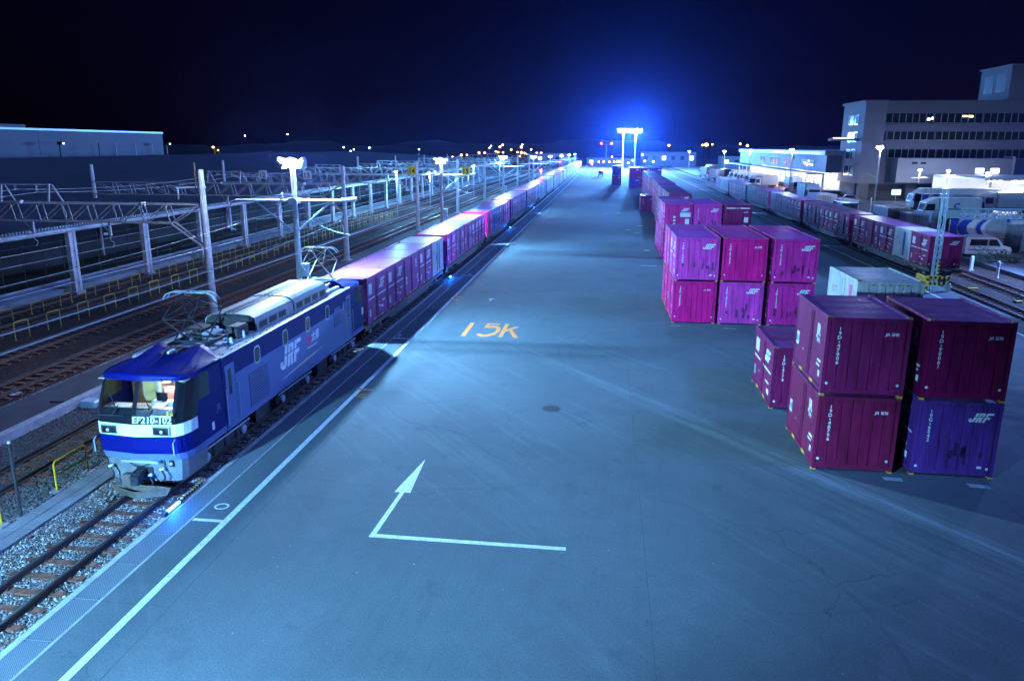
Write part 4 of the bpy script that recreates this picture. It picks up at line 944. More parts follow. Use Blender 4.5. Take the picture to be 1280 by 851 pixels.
    for yb in (3.0, 8.8, 14.6):
        q = MB()
        for sx in (-1, 1):
            q.prism([(-1.8, .72), (1.8, .72), (1.8, .48), (.7, .40), (-.7, .40), (-1.8, .48)], (sx*.98, yb, 0), (0, 1, 0), (0, 0, 1), (sx*.12, 0, 0), m_dark)
            for y in (-1.25, 1.25): q.lathe([(.16, 0), (.16, .08), (.08, .10)], (sx*1.10, yb+y, .56), m_greyp, 10, 'x') if sx > 0 else None
            for y in (-.75, 0, .75): q.lathe([(.09, .5-.05), (.09, .95)], (sx*1.08, yb+y, 0), m_dark, 8)
            q.tube((sx*1.16, yb-1.7, .84), (sx*1.16, yb+1.7, .80), .03, m_greyp, 6)
        q.box(-.98, .98, yb-.3, yb+.3, .42, .78, m_dark)
        bg_ = part("bogie", q, t)
        for y in (-1.25, 1.25):
            q = MB()
            for sx in (-1, 1): q.lathe([(.08, sx*.50), (.54, sx*.50), (.56, sx*.53), (.56, sx*.62), (.4, sx*.64), (.1, sx*.66)], (0, yb+y, .56), m_rust, 22, 'x')
            part("wheelset", q, bg_)
    return t
locomotive()

# ================================================================== CATENARY, MASTS AND LAMPS
m_arm = M("pale_blue_grey_arm_paint", (.40, .50, .55), .5, .1, var=.12)
def insul(q, p, d, n=3, r=.075):
    p = Vector(p); d = Vector(d).normalized()
    for i in range(n): q.tube(p+d*(.09*i), p+d*(.09*i+.045), r, m_ins, 8, r*.45)
    q.tube(p-d*.08, p+d*(.09*n+.05), .018, m_galv, 5)
def flood_head(t, z, s=1.0, aim_dirs=((1, .25), (1, -.35), (-.6, .6))):
    """cross-arm with floodlight cans; origin of thing at the mast foot"""
    q = MB(); q.bar((-.75*s, 0, z-.12), (.75*s, 0, z-.12), .09*s, .09*s, m_galv); q.tube((0, 0, z-.4), (0, 0, z+.02), .09, m_galv, 8); part("cross_arm", q, t)
    for k, (dx, dy) in enumerate(aim_dirs):
        d = Vector((dx, dy, -.75)).normalized(); a = d.orthogonal().normalized(); c = d.cross(a)
        p = Vector(((k-1)*.55*s, 0, z+.12*s))
        q = MB(); r1, r2 = .13*s, .27*s
        def ring_(o, r): return [o + (a*math.cos(2*math.pi*i/12) + c*math.sin(2*math.pi*i/12))*r for i in range(12)]
        A, B = ring_(p-d*.24*s, r1), ring_(p+d*.18*s, r2)
        q.add(A+B, [(i, (i+1) % 12, 12+(i+1) % 12, 12+i) for i in range(12)] + [tuple(range(11, -1, -1))], m_silver)
        q.bar(p-d*.05, (p.x, p.y, z-.12), .04, .04, m_galv)
        f = part("floodlight", q, t)
        q = MB(); q.add(ring_(p+d*.165*s, r2*.93), [tuple(range(12))], m_lamp); q.add([v + d*.012 for v in ring_(p+d*.165*s, r2*.93)], [tuple(range(12))], m_lamp)
        vs = [p + d*.165*s + d*(.09*s)*math.sin(ph)*1.0 + (a*math.cos(2*math.pi*i/10) + c*math.sin(2*math.pi*i/10))*(r2*.9*math.cos(ph)) for ph in (0.02, .5, 1.0, 1.5) for i in range(10)]
        q = MB(); q.add(vs, [(j*10+i, j*10+(i+1) % 10, (j+1)*10+(i+1) % 10, (j+1)*10+i) for j in range(3) for i in range(10)] + [tuple(range(30, 40))], m_lamp)
        part("lamp_face", q, f)
def lamp_mast(i, y, z, power, label, arm=True, near=False, dirs=((1, .25), (1, -.35), (-.6, .6))):
    t = thing("lamp_mast", label, "lamp mast", (-16.0, y, -.3), 0, "floodlit catenary masts along the first track"); Z = .3
    q = MB(); q.tube((0, 0, 0), (0, 0, z-.1+Z), .19, m_galv if not near else m_pole, 12, .13); q.box(-.35, .35, -.35, .35, -.2, .18, m_conc)
    for k in range(1, 8): q.tube((0, 0, k*1.1), (0, 0, k*1.1+.05), .185-.006*k, m_galv, 12)
    part("pole", q, t)
    if arm:
        za = 7.2+Z if near else min(7.2, z-1.3)+Z
        q = MB(); q.tube((-3.1, -.25, za), (3.35, -.25, za+.05), .075, m_arm, 8); q.tube((2.6, -.25, za+.06), (3.4, -.25, za+.14), .10, m_arm, 8); q.box(-.22, .22, -.35, .2, za-.14, za+.14, m_arm)
        q.tube((.12, -.2, za-1.55), (2.05, -.25, za-.02), .05, m_arm, 8); q.tube((-.12, -.2, za-1.55), (-2.05, -.25, za-.02), .05, m_arm, 8)
        q.path([(-3.0, -.25, za), (-3.35, -.25, za-.12), (-3.5, -.25, za-.4), (-3.48, -.25, za-1.5)], .07, m_arm, 8)
        part("cantilever_arm", q, t)
        for p_, d_, n_, r_ in (((-3.45, -.25, za-1.5), (1, 0, -.1), 3, .075), ((2.75, -.25, za-.08), (0, 0, -1), 4, .075), ((-.55, -.25, za+.18), (0, 0, 1), 3, .075), ((.9, -.25, za-.95), (1, 0, -.5), 3, .06)):
            q = MB(); insul(q, p_, d_, n_, r_); part("insulator", q, t)
        q = MB(); q.tube((2.75, -.25, za-.5), (2.8, -.25, 6.35+Z), .012, m_wire, 5); q.path([(1.2, -.25, za-1.1), (1.6, -.25, za-1.35), (2.3, -.25, 5.62+Z), (3.0, -.25, 5.50+Z)], .024, m_arm, 6); q.path([(2.75, -.25, za-.5), (2.45, -.25, za-.95), (2.6, -.25, za-1.3), (2.62, -.25, 5.6+Z)], .012, m_wire, 5); part("steady_arm", q, t)
    q = MB(); q.cbox(.16, .52, -.18, .18, 3.55, 4.25, .03, m_arm); q.path([(.4, 0, 3.5), (.45, 0, 3.2), (.25, 0, 3.0), (.12, 0, 3.05)], .03, m_black); q.tube((.19, .05, 4.3), (.16, .05, z-.6), .02, m_black, 5); part("junction_box", q, t)
    flood_head(t, z+Z, 1.0 if z > 7 else .9, dirs)
    light('SPOT', (.35, 0, z+Z+.05), power, LAMP, aim=(-16+16, y+1.5, 0) if i else (-9, 14, 0), size=.3, spot=150 if i else 64, blend=.55 if i else 1.0, parent=t)
    light('POINT', (0, -.1, z+Z+.42), (3600, 2200, 1300)[min(i, 3)-1] if i else 900, (.42, .58, 1.0), size=.25, parent=t)
    return t
lamps = [(-3.5, 9.0, 172000, True), (38.3, 9.0, 28000, True), (74.5, 8.45, 22000, True), (120.5, 8.15, 11000, True), (171, 7.5, 7000, True), (222, 6.95, 5500, True), (278, 6.5, 5000, True), (336, 6.2, 4500, True), (392, 6.0, 4000, False)]
for i, (y, z, p, a) in enumerate(lamps):
    lamp_mast(i, y, z, p, ("floodlight mast outside the picture beside the camera" if i == 0 else "brightest floodlight mast, with pale blue T-arm, rising behind the blue locomotive" if i == 1 else f"floodlight mast in the left row, {ORD[i-1]} from the near end" + (", carrying the yellow 15 board" if i == 2 else "")), a, i < 3)

# yellow and white number boards
def board(txt, x, y, z, face, label, size=.74, col=m_black):
    q = MB(); q.box(-size/2, size/2, 0, .03, 0, size, face); 
    t = thing("number_board", label, "number board", (x, y, z), 0, "track number boards")
    part("panel", q, t)
    q = MB(); q.text(txt, (0, -.004, .15*size), (1, 0, 0), (0, 0, 1), size*.82, col, 'c', bold=.02)
    for a in ((-size/2, size/2, .0, .04), (-size/2, size/2, size-.04, size), ): q.box(a[0], a[1], -.006, -.001, a[2], a[3], face)
    part("lettering", q, t)
    q = MB(); q.tube((-size*.3, .05, -.3), (-size*.3, .05, size*.7), .025, m_galv, 5); q.tube((size*.3, .05, -.3), (size*.3, .05, size*.7), .025, m_galv, 5); part("bracket", q, t)
board("15", -13.45, 73.9, 7.25, m_sign_y, "yellow board reading 15 on the right arm of the second floodlight mast", .78)
board("14", -18.75, 73.9, 7.25, m_sign_y, "yellow board reading 14 on the left arm of the second floodlight mast", .78)
board("12", -30.65, 66.55, 7.05, m_sign_w, "white board reading 12 on top of the second lattice gantry")
board("13", -26.5, 66.55, 7.05, m_sign_w, "white board reading 13 on top of the second lattice gantry")

def gantry(y, x0, x1, label, mast_z=8.6, lamp=False):
    t = thing("catenary_gantry", label, "gantry", (x1, y, -.3), 0, "lattice gantries over the left tracks"); Z = .3
    L_ = x0-x1   # negative: extends left
    q = MB(); q.tube((0, 0, 0), (0, 0, mast_z+Z), .26, m_pole, 14, .17); q.box(-.4, .4, -.4, .4, -.2, .15, m_conc)
    for k in range(1, 14): q.tube((0, 0, k*.62), (0, 0, k*.62+.012), .262-.0065*k, m_dark, 14)
    part("mast", q, t)
    q = MB(); q.tube((L_, 0, 0), (L_, 0, mast_z+Z), .24, m_pole, 12, .17); part("far_mast", q, t)
    zt, zb = 6.6+Z, 5.5+Z
    q = MB()
    for dy in (-.28, .28):
        q.bar((L_, dy, zt), (-.15, dy, zt), .08, .08, m_galvr); q.bar((L_, dy, zb), (-2.0, dy, zb), .08, .08, m_galvr)
        q.bar((-2.0, dy, zb), (-.2, dy*.6, 4.15+Z), .09, .09, m_galv); q.bar((-2.0, dy, zb), (-.2, dy, zt-.05), .06, .06, m_galv)
        x = -2.0; k = 0
        while x > L_+1.6:
            q.bar((x, dy, zb), (x-.25, dy, zt), .055, .055, m_galv)
            if k % 1 == 0:
                if x > -12: q.bar((x-1.65, dy, zb), (x-.25, dy, zt), .05, .05, m_galv)
                else: q.bar((x, dy, zb), (x-1.9, dy, zt), .05, .05, m_galvr)
            x -= 1.65; k += 1
    x = -2.0
    while x > L_+1.6:
        q.bar((x, -.28, zb), (x, .28, zb), .04, .04, m_galv); q.bar((x, -.28, zt), (x-1.6, .28, zt), .03, .03, m_galvr); x -= 1.65
    part("lattice_beam", q, t)
    q = MB()
    for a in (-12.7, -9.6): q.bar((a, -.28, zt), (a+.06, -.15, zt+1.05), .09, .09, m_galv); q.bar((a+.5 if a < -11 else a+.55, .28, zt), (a+.06, .1, zt+1.05), .07, .07, m_galvr)
    q.bar((-12.7, -.1, zt+1.05), (-9.5, -.1, zt+1.05), .08, .08, m_arm); part("feeder_frame", q, t)
    for p_, d_, n_, r_ in (((-11.8, -.1, zt+1.0), (0, 0, -1), 3, .09), ((-10.4, -.1, zt+1.0), (0, 0, -1), 4, .1), ((-11.4, -.3, zt+.02), (1, 0, 0), 2, .13), ((-3.6, -.35, zt+.02), (1, 0, 0), 3, .12), ((-11.4, -.1, zb-.72), (1, 0, 0), 3, .09), ((-6.4, -.1, zb-.72), (1, 0, 0), 3, .09)):
        q = MB(); insul(q, p_, d_, n_, r_); part("insulator", q, t)
    q = MB(); q.tube((-11.4, -.33, zt-.05), (-3.5, -.33, zt-.02), .05, m_arm, 6)
    for a in (-11.0, -6.0):
        q.bar((a, -.1, zb), (a, -.1, zb-.8), .12, .12, m_arm); q.bar((a-.6, -.1, zb), (a, -.1, zb-.7), .05, .05, m_galv)
        q.path([(a, -.15, zb-.8), (a-.02, -.15, zb-1.05), (a+.22, -.15, zb-1.25), (a+.1, -.15, zb-1.5)], .02, m_arm, 5)
        q.path([(a+2.2, -.3, zt), (a+2.45, -.3, zt-.6), (a+2.35, -.3, zb-.6), (a+2.15, -.15, zb-1.0)], .022, m_arm, 5)
    part("registration_arm", q, t)
    q = MB(); q.bar((-1.6, 0, 7.55+Z), (.25, 0, 7.6+Z), .09, .09, m_arm); q.bar((-1.5, 0, 7.55+Z), (-1.5, 0, 7.2+Z), .07, .07, m_arm); insul(q, (-1.5, 0, 7.15+Z), (0, 0, -1), 3, .09); q.tube((-.35, 0, 7.5+Z), (-.35, 0, 9.0+Z), .06, m_rust, 6) if y < 50 else None; part("feeder_bracket", q, t)
    return t
gy = [42.5, 67.0, 92.0, 118.0, 145.0, 172.0, 200.0, 230.0]
for i, y in enumerate(gy): gantry(y, -47.5, -23.35 if i < 2 else -22.8, f"lattice gantry with concrete mast, {ORD[i]} from the near end" + (", its mast beside the locomotive" if i == 0 else ", bearing white boards 12 and 13" if i == 1 else ""), 8.6 if i == 0 else 8.3 - .1*i)

def wire(name, pts, r, label, group="overhead wires", cat="wire"):
    q = MB(); q.path(pts, r, m_wire, 5); return solo(name, q, label, cat, group)
wire("contact_wire", [(-13.42+.15*((k % 2)*2-1)*(k > 0), y, 5.40) for k, y in enumerate([2, 38, 74.5, 120, 171, 222, 278, 336])], .023, "contact wire straight over the locomotive's pantographs")
def sag(x, ys, z0, dz, n=8):
    out = []
    for a, c in zip(ys, ys[1:]):
        for k in range(n): u = k/n; out.append((x, a+(c-a)*u, z0 - dz*4*u*(1-u)))
    out.append((x, ys[-1], z0)); return out
wire("messenger_wire", sag(-13.4, [2, 38, 74.5, 120, 171, 222, 278], 6.25, .48), .020, "sagging messenger wire above the contact wire of the locomotive's track")
wire("contact_wire", [(-18.4, y, 5.3) for y in (2, 38, 74.5, 120, 171, 222)], .011, "contact wire above the empty second track")
wire("messenger_wire", sag(-18.4, [2, 38, 74.5, 120, 171, 222], 6.2, .5), .011, "sagging messenger wire above the empty second track")
wire("feeder_wire", sag(-35.1, [10, 42.5, 67, 92, 118, 145], 7.35, .35), .014, "left one of the two thin feeder wires hung in the gantry frames")
wire("feeder_wire", sag(-33.75, [10, 42.5, 67, 92, 118, 145], 7.2, .35), .014, "right one of the two thin feeder wires hung in the gantry frames")
wire("contact_wire", [(-29.2, y, 4.6) for y in (10, 42.5, 67, 92, 118, 145)], .011, "contact wire under the gantries over the track by the kerb path")
wire("contact_wire", [(-34.2, y, 4.6) for y in (10, 42.5, 67, 92, 118, 145)], .011, "contact wire under the gantries over the track between the hoop rows")

for i, (x, y, z) in enumerate(((-30, 109, 6.4), (-30, 130.2, 5.5), (-27.5, 160, 6.0), (-27.5, 200, 6.0))):
    t = thing("yard_lamp", f"slim pole lamp among the left tracks, {ORD[i]} from the near end", "yard lamp", (x, y, -.3), 0, "pole lamps among the left tracks")
    q = MB(); q.tube((0, 0, 0), (0, 0, z+1.6), .10, m_galv, 8, .07); part("pole", q, t)
    q = MB(); q.lathe([(.05, .35), (.28, .1), (.32, 0), (.05, 0)], (0, -.3, z+.3), m_silver, 12); part("shade", q, t)
    q = MB(); q.lathe([(.26, 0), (.20, -.12), (.05, -.17)], (0, -.3, z+.29), m_lamp, 12); part("bulb", q, t)
    light('POINT', (0, -.35, z-.1), 2500, LAMP, size=.2, parent=t)

# yellow hoop guards, two rows
q = MB(); q.path([(0, -.52, -.35), (0, -.52, .60), (0, -.46, .68), (0, .46, .68), (0, .52, .60), (0, .52, -.35)], .028, m_yellowd, 6); hm = q.mesh("hoop")
q = MB(); q.path([(0, -.52, .18), (0, .52, .18)], .024, m_yellowd, 6); bm_ = q.mesh("middle_bar")
for i in range(32):
    t = thing("guard_hoop", f"yellow guard hoop with middle bar in the near row, {ORD[i]} from the near end", "guard hoop", (-31.4+random.uniform(-.06, .06), 34.2+2.55*i, 0), random.uniform(-.05, .05), "yellow guard hoops with a middle bar, near row")
    link("hoop", hm, t); link("middle_bar", bm_, t)
q = MB(); q.path([(0, -.52, -.35), (0, -.52, .40), (0, -.46, .48), (0, .46, .48), (0, .52, .40), (0, .52, -.35)], .026, m_yellowd, 6); hm2 = q.mesh("guard_hoop")
for i in range(30):
    tag(link("guard_hoop", hm2, None, (-35.25+random.uniform(-.06, .06), 37.6+2.6*i, -.05)), f"low yellow guard hoop without a bar in the far row, {ORD[i]} from the near end", "guard hoop", "low yellow guard hoops, far row")
# handrails beside the walkway
def handrail(x, y, label, l=1.45):
    t = thing("yellow_handrail", label, "handrail", (x, y, -.2), 0, "yellow handrails beside the walkway")
    q = MB(); q.path([(0, 0, 0), (0, 0, .86), (0, .07, .94), (0, l-.07, .94), (0, l, .86), (0, l, 0)], .028, m_yellow, 8); part("rail", q, t)
    q = MB(); q.path([(0, .02, .48), (0, l-.02, .48)], .024, m_yellow, 8); part("middle_bar", q, t)
    for yy in (0, l): q = MB(); q.box(-.14, .14, yy-.16, yy+.16, -.02, .03, m_conc); part("footing", q, t)
handrail(-16.2, 19.35, "yellow handrail on concrete pads left of the locomotive's nose"); handrail(-16.2, 15.7, "yellow handrail cut by the left picture edge, beside the dark post")
q = MB(); q.tube((0, 0, -.3), (0, 0, 2.0), .045, m_dark, 8); q.box(-.1, .1, -.1, .1, -.32, -.2, m_concd); q.lathe([(.06, 2.0), (.03, 2.06), (.001, 2.07)], (0, 0, 0), m_galv, 8); solo("marker_post", q, "thin dark post standing between the two yellow handrails", "post", None, (-16.1, 17.75, 0))
t = thing("switch_machine", "pale blue point machine box beside the second track", "point machine", (-20.2, 26.9, -.28))
q = MB(); q.cbox(-.55, .15, -.3, .3, 0, .26, .04, m_arm); part("casing", q, t); q = MB(); q.cbox(.2, .5, -.16, .16, 0, .2, .03, m_dark); part("motor", q, t); q = MB(); q.tube((-2.0, 0, .1), (-.55, 0, .12), .025, m_dark, 6); part("throw_rod", q, t)
for i, (x, y) in enumerate(((-22.6, 23.4), (-24.6, 27.9), (-22.9, 34))):
    q = MB(); q.lathe([(.24, 0), (.26, .03), (.15, .035), (.13, .01), (.001, .01)], (0, 0, 0), m_conc, 14); q.box(-.06, .06, -.2, .2, .011, .04, m_conc)
    solo("cover_plate", q, ("pale round cover plate on the dark path near the left edge", "pale round cover plate beside the rusty third track", "pale round cover plate on the dark path level with the pantograph")[i], "cover plate", None, (x, y, (-.215, -.30, -.215)[i]))

# blue edge tubes with striped guards
for i, y in enumerate((18.3, 57.6, 95.3, 127.7, 157.1, 186, 216, 248, 282)):
    t = thing("edge_light", ("glowing blue tube light at the yard edge just ahead of the locomotive" if i == 0 else f"glowing blue edge light beside the train, {ORD[i]} from the near end"), "edge light", (-11.83, y, .03), 0, "blue lights along the yard edge")
    q = MB(); q.tube((0, -.32, .05), (0, .32, .05), .04, m_edge, 8); part("tube", q, t)
    q = MB(); q.box(-.06, .06, -.5, -.33, -.03, .09, m_dark); q.box(-.06, .06, .33, .42, -.03, .09, m_dark); q.box(-.06, .06, -.33, .33, -.03, .0, m_dark); part("bracket", q, t)
    if i == 0:
        q = MB()
        for k in range(16): q.box(-.08, .02, .5+k*.07, .535+k*.07, .0, .10, m_black if k % 2 else M("orange_stripe", (.5, .3, .12), .6))
        part("striped_guard", q, t)
    light('POINT', (-.06, 0, .22), 26 if i == 0 else 40, (.004, .12, 1.0), size=.12, parent=t)

# ================================================================== LEFT SHED, FENCE, FAR LEFT
t = thing("freight_shed", "long dark goods shed with corrugated roof and paired columns beyond the left tracks", "shed", (-37, 30, 0))
m_corr = bpy.data.materials.new("dark_corrugated_roof"); m_corr.use_nodes = True; n = m_corr.node_tree; bs = n.nodes["Principled BSDF"]
tc = n.nodes.new("ShaderNodeTexCoord"); wv = n.nodes.new("ShaderNodeTexWave"); wv.bands_direction = 'Y'; wv.inputs["Scale"].default_value = 1.1; wv.inputs["Distortion"].default_value = 0; n.links.new(tc.outputs["Object"], wv.inputs[0])
nz = n.nodes.new("ShaderNodeTexNoise"); nz.inputs["Scale"].default_value = .15; nz.inputs["Detail"].default_value = 6; n.links.new(tc.outputs["Object"], nz.inputs[0])
rp = n.nodes.new("ShaderNodeValToRGB"); rp.color_ramp.elements[0].color = (.06, .06, .075, 1); rp.color_ramp.elements[1].color = (.13, .13, .15, 1); n.links.new(nz.outputs["Fac"], rp.inputs[0]); n.links.new(rp.outputs[0], bs.inputs["Base Color"])
bp = n.nodes.new("ShaderNodeBump"); bp.inputs["Strength"].default_value = 1; bp.inputs["Distance"].default_value = .15; n.links.new(wv.outputs["Fac"], bp.inputs["Height"]); n.links.new(bp.outputs[0], bs.inputs["Normal"]); bs.inputs["Roughness"].default_value = .5
q = MB(); q.prism([(.2, 4.42), (-62, 7.55), (-62, 7.75), (.2, 4.60)], (0, 0, 0), (1, 0, 0), (0, 0, 1), (0, 270, 0), m_corr); part("roof", q, t)
q = MB(); q.tube((0, 0, 4.22), (0, 262, 4.22), .17, m_pole, 8); q.box(-.5, -.3, 0, 262, 4.2, 4.42, M("rusty_fascia", (.18, .10, .06), .8, var=.4)); part("gutter_beam", q, t)
q = MB(); q.box(-14, -13.7, 0, 265, -1, 4.9, M("shed_back_wall", (.03, .03, .035), .9)); part("back_wall", q, t)
for i in range(23):
    y = 40.3-30+8.72*i
    q = MB()
    for dy in (-.26, .20): q.box(-.16, .16, y+dy-.11, y+dy+.13, -.35, 4.06, m_galvr)
    q.box(-.13, .13, y-.12, y+.07, -.2, 3.9, m_galv)
    for z in (.5, 1.6, 2.7): q.box(-.17, .17, y-.14, y+.08, z, z+.06, m_dark)
    q.box(-.3, .3, y-.5, y+.45, -.36, -.1, m_conc); q.prism([(-.45, 4.06), (.45, 4.06), (.2, 3.6), (-.2, 3.6)], (-.1, y, 0), (0, 1, 0), (0, 0, 1), (.2, 0, 0), m_galvr)
    part("column", q, t)
t = thing("mesh_fence", "tall thin rail fence on the concrete platform in front of the dark shed", "fence", (-40.2, 32, .05))
q = MB()
for z, r in ((1.78, .035), (.5, .018), (2.95, .02), (4.05, .016)): q.tube((0, 0, z), (0, 200, z), r, m_galv if 1 < z < 2 else m_dark, 5)
q.box(.08, .2, 0, 200, 0, .10, m_conc); part("rail", q, t)
pms = []
for hh in (2.95, 4.1): q = MB(); q.bar((0, 0, 0), (0, 0, hh), .05, .05, m_dark); pms.append(q.mesh("post"))
for i in range(99): link("post", pms[i % 3 == 0], t, (0, i*2.02, 0))

t = thing("pale_warehouse", "pale windowless warehouse wall behind the dark shed roof at far left", "warehouse", (-115, 88, 0))
q = MB(); q.box(-40, 0, 0, 104, -1, 12.7, M("pale_cladding", (.075, .068, .085), .7, var=.06, scale=.1)); part("wall", q, t)
q = MB(); q.box(-40.2, .15, -.2, 104.2, 12.72, 13.1, m_silver); part("parapet", q, t)
q = MB(); q.box(.0, .04, 59, 59.15, 0, 12.7, m_dark); q.box(.0, .03, 0, 104, 5.2, 5.3, m_dark); part("wall_joint", q, t)
q = MB(); q.box(-20, -8, 52, 66, 12.72, 14.0, m_dark); part("roof_plant", q, t)
for i, (y, k) in enumerate(((150.5, 1), (163, 0), (169, 0), (176.5, 0), (183.5, 0), (190, 1))):
    t = thing("wall_lamp_post", f"thin lamp post before the pale warehouse wall, {ORD[i]} from the left", "lamp post", (-112, y-1.5, 0), 0, "posts before the pale warehouse")
    q = MB(); q.tube((0, 0, 0), (0, 0, 10.2), .13, m_dark if i < 2 else m_galv, 6); part("pole", q, t)
    if k: q = MB(); q.cbox(-.3, .9, -.4, .8, 9.9, 10.5, .1, m_dark); part("lamp_housing", q, t); q = MB(); q.box(.92, .96, -.2, .2, 10.0, 10.3, m_win_w); part("lamp_face", q, t)

# hills and the town beyond
rng = random.Random(5)
def hill(name, cx, cy_, rx, ry, h, seed):
    rr = random.Random(seed); q = MB(); nx, ny = 60, 8; vs = []
    ph = [rr.uniform(0, 6.28) for _ in range(6)]
    for j in range(ny):
        for i in range(nx):
            u = i/(nx-1)*2-1; v = j/(ny-1)
            prof = (1-u*u)**.8 if abs(u) < 1 else 0
            w = 1 + .18*math.sin(u*9+ph[0]) + .10*math.sin(u*23+ph[1]) + .05*math.sin(u*57+ph[2])
            vs.append((cx+u*rx, cy_+v*ry, -1.5 + h*prof*w*math.sin(v*math.pi/2)))
    q.add(vs, [(j*nx+i, j*nx+i+1, (j+1)*nx+i+1, (j+1)*nx+i) for j in range(ny-1) for i in range(nx-1)], M("dark_woodland", (.006, .009, .008), .95, var=.5, scale=.03))
    o = struct(name, q, smooth=True)
hill("hill", -330, 640, 260, 160, 13, 1); hill("hill", -60, 760, 330, 160, 17, 2); hill("hill", 330, 780, 320, 160, 16, 3)

def street_light(x, y, z, r, mt, label, grp, pw=0, col=(1, .5, .1), base=None):
    t = thing("street_lamp", label, "street lamp", (x, y, z), 0, grp)
    q = MB(); q.tube((0, 0, -8 if base is None else base-z), (0, 0, r*.6), .12, m_dark, 6); q.bar((0, 0, r*.6), (0, -.9, r*.7), .12, .12, m_dark); part("pole", q, t)
    q = MB(); q.lathe([(r*.4, -r*.8), (r*.9, -r*.4), (r, 0), (r*.8, r*.5), (r*.3, r*.8)], (0, -.9, 0), mt, 8); part("bulb", q, t)
TOWN = [(-117.5, 590.0, 1.9, 0.5), (-110.6, 590.0, 3.1, 0.74), (-106.3, 590.0, 3.1, 0.62), (-96.9, 590.0, 4.7, 0.68), (-92.6, 590.0, 4.7, 0.62), (-88.8, 590.0, 8.5, 0.5), (-83.9, 590.0, 5.9, 0.56), (-82.1, 590.0, 5.4, 0.5), (-80.9, 590.0, 9.2, 0.74), (-78.7, 590.0, 10.7, 0.68), (-78.4, 590.0, 5.3, 0.56), (-72.2, 590.0, 7.2, 0.62), (-67.4, 590.0, 5.4, 0.62), (-64.4, 590.0, 9.2, 0.87), (-64.3, 590.0, 5.1, 0.99), (-61.9, 590.0, 4.8, 0.56), (-60.0, 590.0, 4.0, 0.5), (-65.6, 590.0, 2.5, 0.5), (-52.7, 590.0, 4.9, 0.56), (-49.4, 590.0, 4.9, 0.62), (-38.8, 590.0, 4.3, 0.62), (-35.8, 590.0, 4.3, 0.62), (69.6, 590.0, 11.1, 0.68), (45.3, 590.0, 10.8, 0.74), (72.4, 590.0, 11.4, 1.24), (76.5, 590.0, 11.7, 0.62), (96.5, 590.0, 12.1, 0.62), (101.7, 590.0, 10.9, 0.87)]
for i, (x, y, z, r) in enumerate(TOWN):
    street_light(x, y, z, r, m_orange, f"orange street lamp in the far town, {ORD[i]} from the left", "orange street lamps of the far town", base=-1.2)
for i, (x, y, z) in enumerate([(-269, 560, 16.6), (-235.8, 560, 17.8), (-193.2, 560, 8.5), (-187.9, 560, 5.9), (-185.4, 560, 7.1), (-173.7, 560, 8.3), (-167.95, 560, 1.4), (-158.3, 560, 1.5), (-136.4, 560, 7.3), (-83.2, 560, 9.8), (-60.5, 560, 11), (-54.1, 560, 7.6)]):
    street_light(x, y, z, .42, m_coollamp, f"small bluish lamp in the dark far left, {ORD[i]} from the left", "small bluish lamps in the far dark", base=-1.2)
for i, (x, y, z, r) in enumerate(((-136.7, 260, 9.2, .34), (-140.4, 260, 5.4, .36), (-135, 260, 8.2, .2))):
    street_light(x, y, z, r, m_orange, ("upper orange lamp right of the pale warehouse", "lower orange lamp right of the pale warehouse", "faint orange lamp right of the pale warehouse")[i], "orange lamps right of the pale warehouse", base=-1)
    if i < 2: light('POINT', (x, y-1.4, z), 500, (1, .5, .12), size=.3)

# ================================================================== HIGH MASTS AHEAD
def high_mast(x, y, z, power, label, n_=8):
    t = thing("high_mast_light", label, "high mast", (x, y, 0), 0, "high floodlight masts at the far end of the yard")
    q = MB(); q.tube((0, 0, 0), (0, 0, z), .32, m_galv, 12, .18); q.box(-.7, .7, -.7, .7, 0, .5, m_conc); part("pole", q, t)
    q = MB(); q.lathe([(1.7, 0), (1.8, .14), (1.7, .28), (.2, .35)], (0, 0, z-.4), m_galv, 20); part("head_ring", q, t)
    for k in range(n_):
        a = 2*math.pi*k/n_ + .2; d = Vector((math.cos(a), math.sin(a), -.55)).normalized(); p = Vector((1.9*math.cos(a), 1.9*math.sin(a), z-.45))
        q = MB(); u = d.orthogonal().normalized(); w = d.cross(u)
        def rg(o, r): return [o + (u*math.cos(2*math.pi*j/10) + w*math.sin(2*math.pi*j/10))*r for j in range(10)]
        A, B = rg(p-d*.5, .35), rg(p+d*.4, .9); q.add(A+B, [(j, (j+1) % 10, 10+(j+1) % 10, 10+j) for j in range(10)] + [tuple(range(9, -1, -1))], m_silver)
        f = part("floodlight", q, t)
        q = MB(); q.add(rg(p+d*.39, .86) + rg(p+d*.62, .5), [(j, (j+1) % 10, 10+(j+1) % 10, 10+j) for j in range(10)] + [tuple(range(10, 20))], m_lamp); part("lamp_face", q, f)
    light('POINT', (0, 0, z-1.7), power, (.10, .36, 1.0), size=.9, parent=t)
high_mast(11.6, 330, 16.9, 330000, "tall high-mast floodlight straight above the far end of the yard, right one of the pair")
high_mast(7.0, 352, 17.4, 200000, "tall high-mast floodlight, left one of the far pair")

for i, (x, y, z) in enumerate(((-8.7, 250, 4.5), (-4.6, 250, 4.3), (-14.9, 250, 5.0), (-14.4, 172, 4.6))):
    t = thing("railway_signal", f"signal post showing a red light far up the yard, {('third', 'rightmost', 'second', 'leftmost')[i]} of four", "signal", (x, y, -.2), 0, "red signals far up the line")
    q = MB(); q.tube((0, 0, 0), (0, 0, z), .07, m_galv, 6); part("pole", q, t)
    q = MB(); q.cbox(-.28, .28, 0, .2, z-.3, z+.7, .05, m_black); part("signal_head", q, t)
    q = MB(); q.lathe([(.24, 0), (.2, -.08), (.02, -.12)], (0, -.01, z+.3), m_red, 10, 'y'); part("lens", q, t)
    light('POINT', (0, -.5, z+.3), 60, (1, .03, .06), size=.15, parent=t)

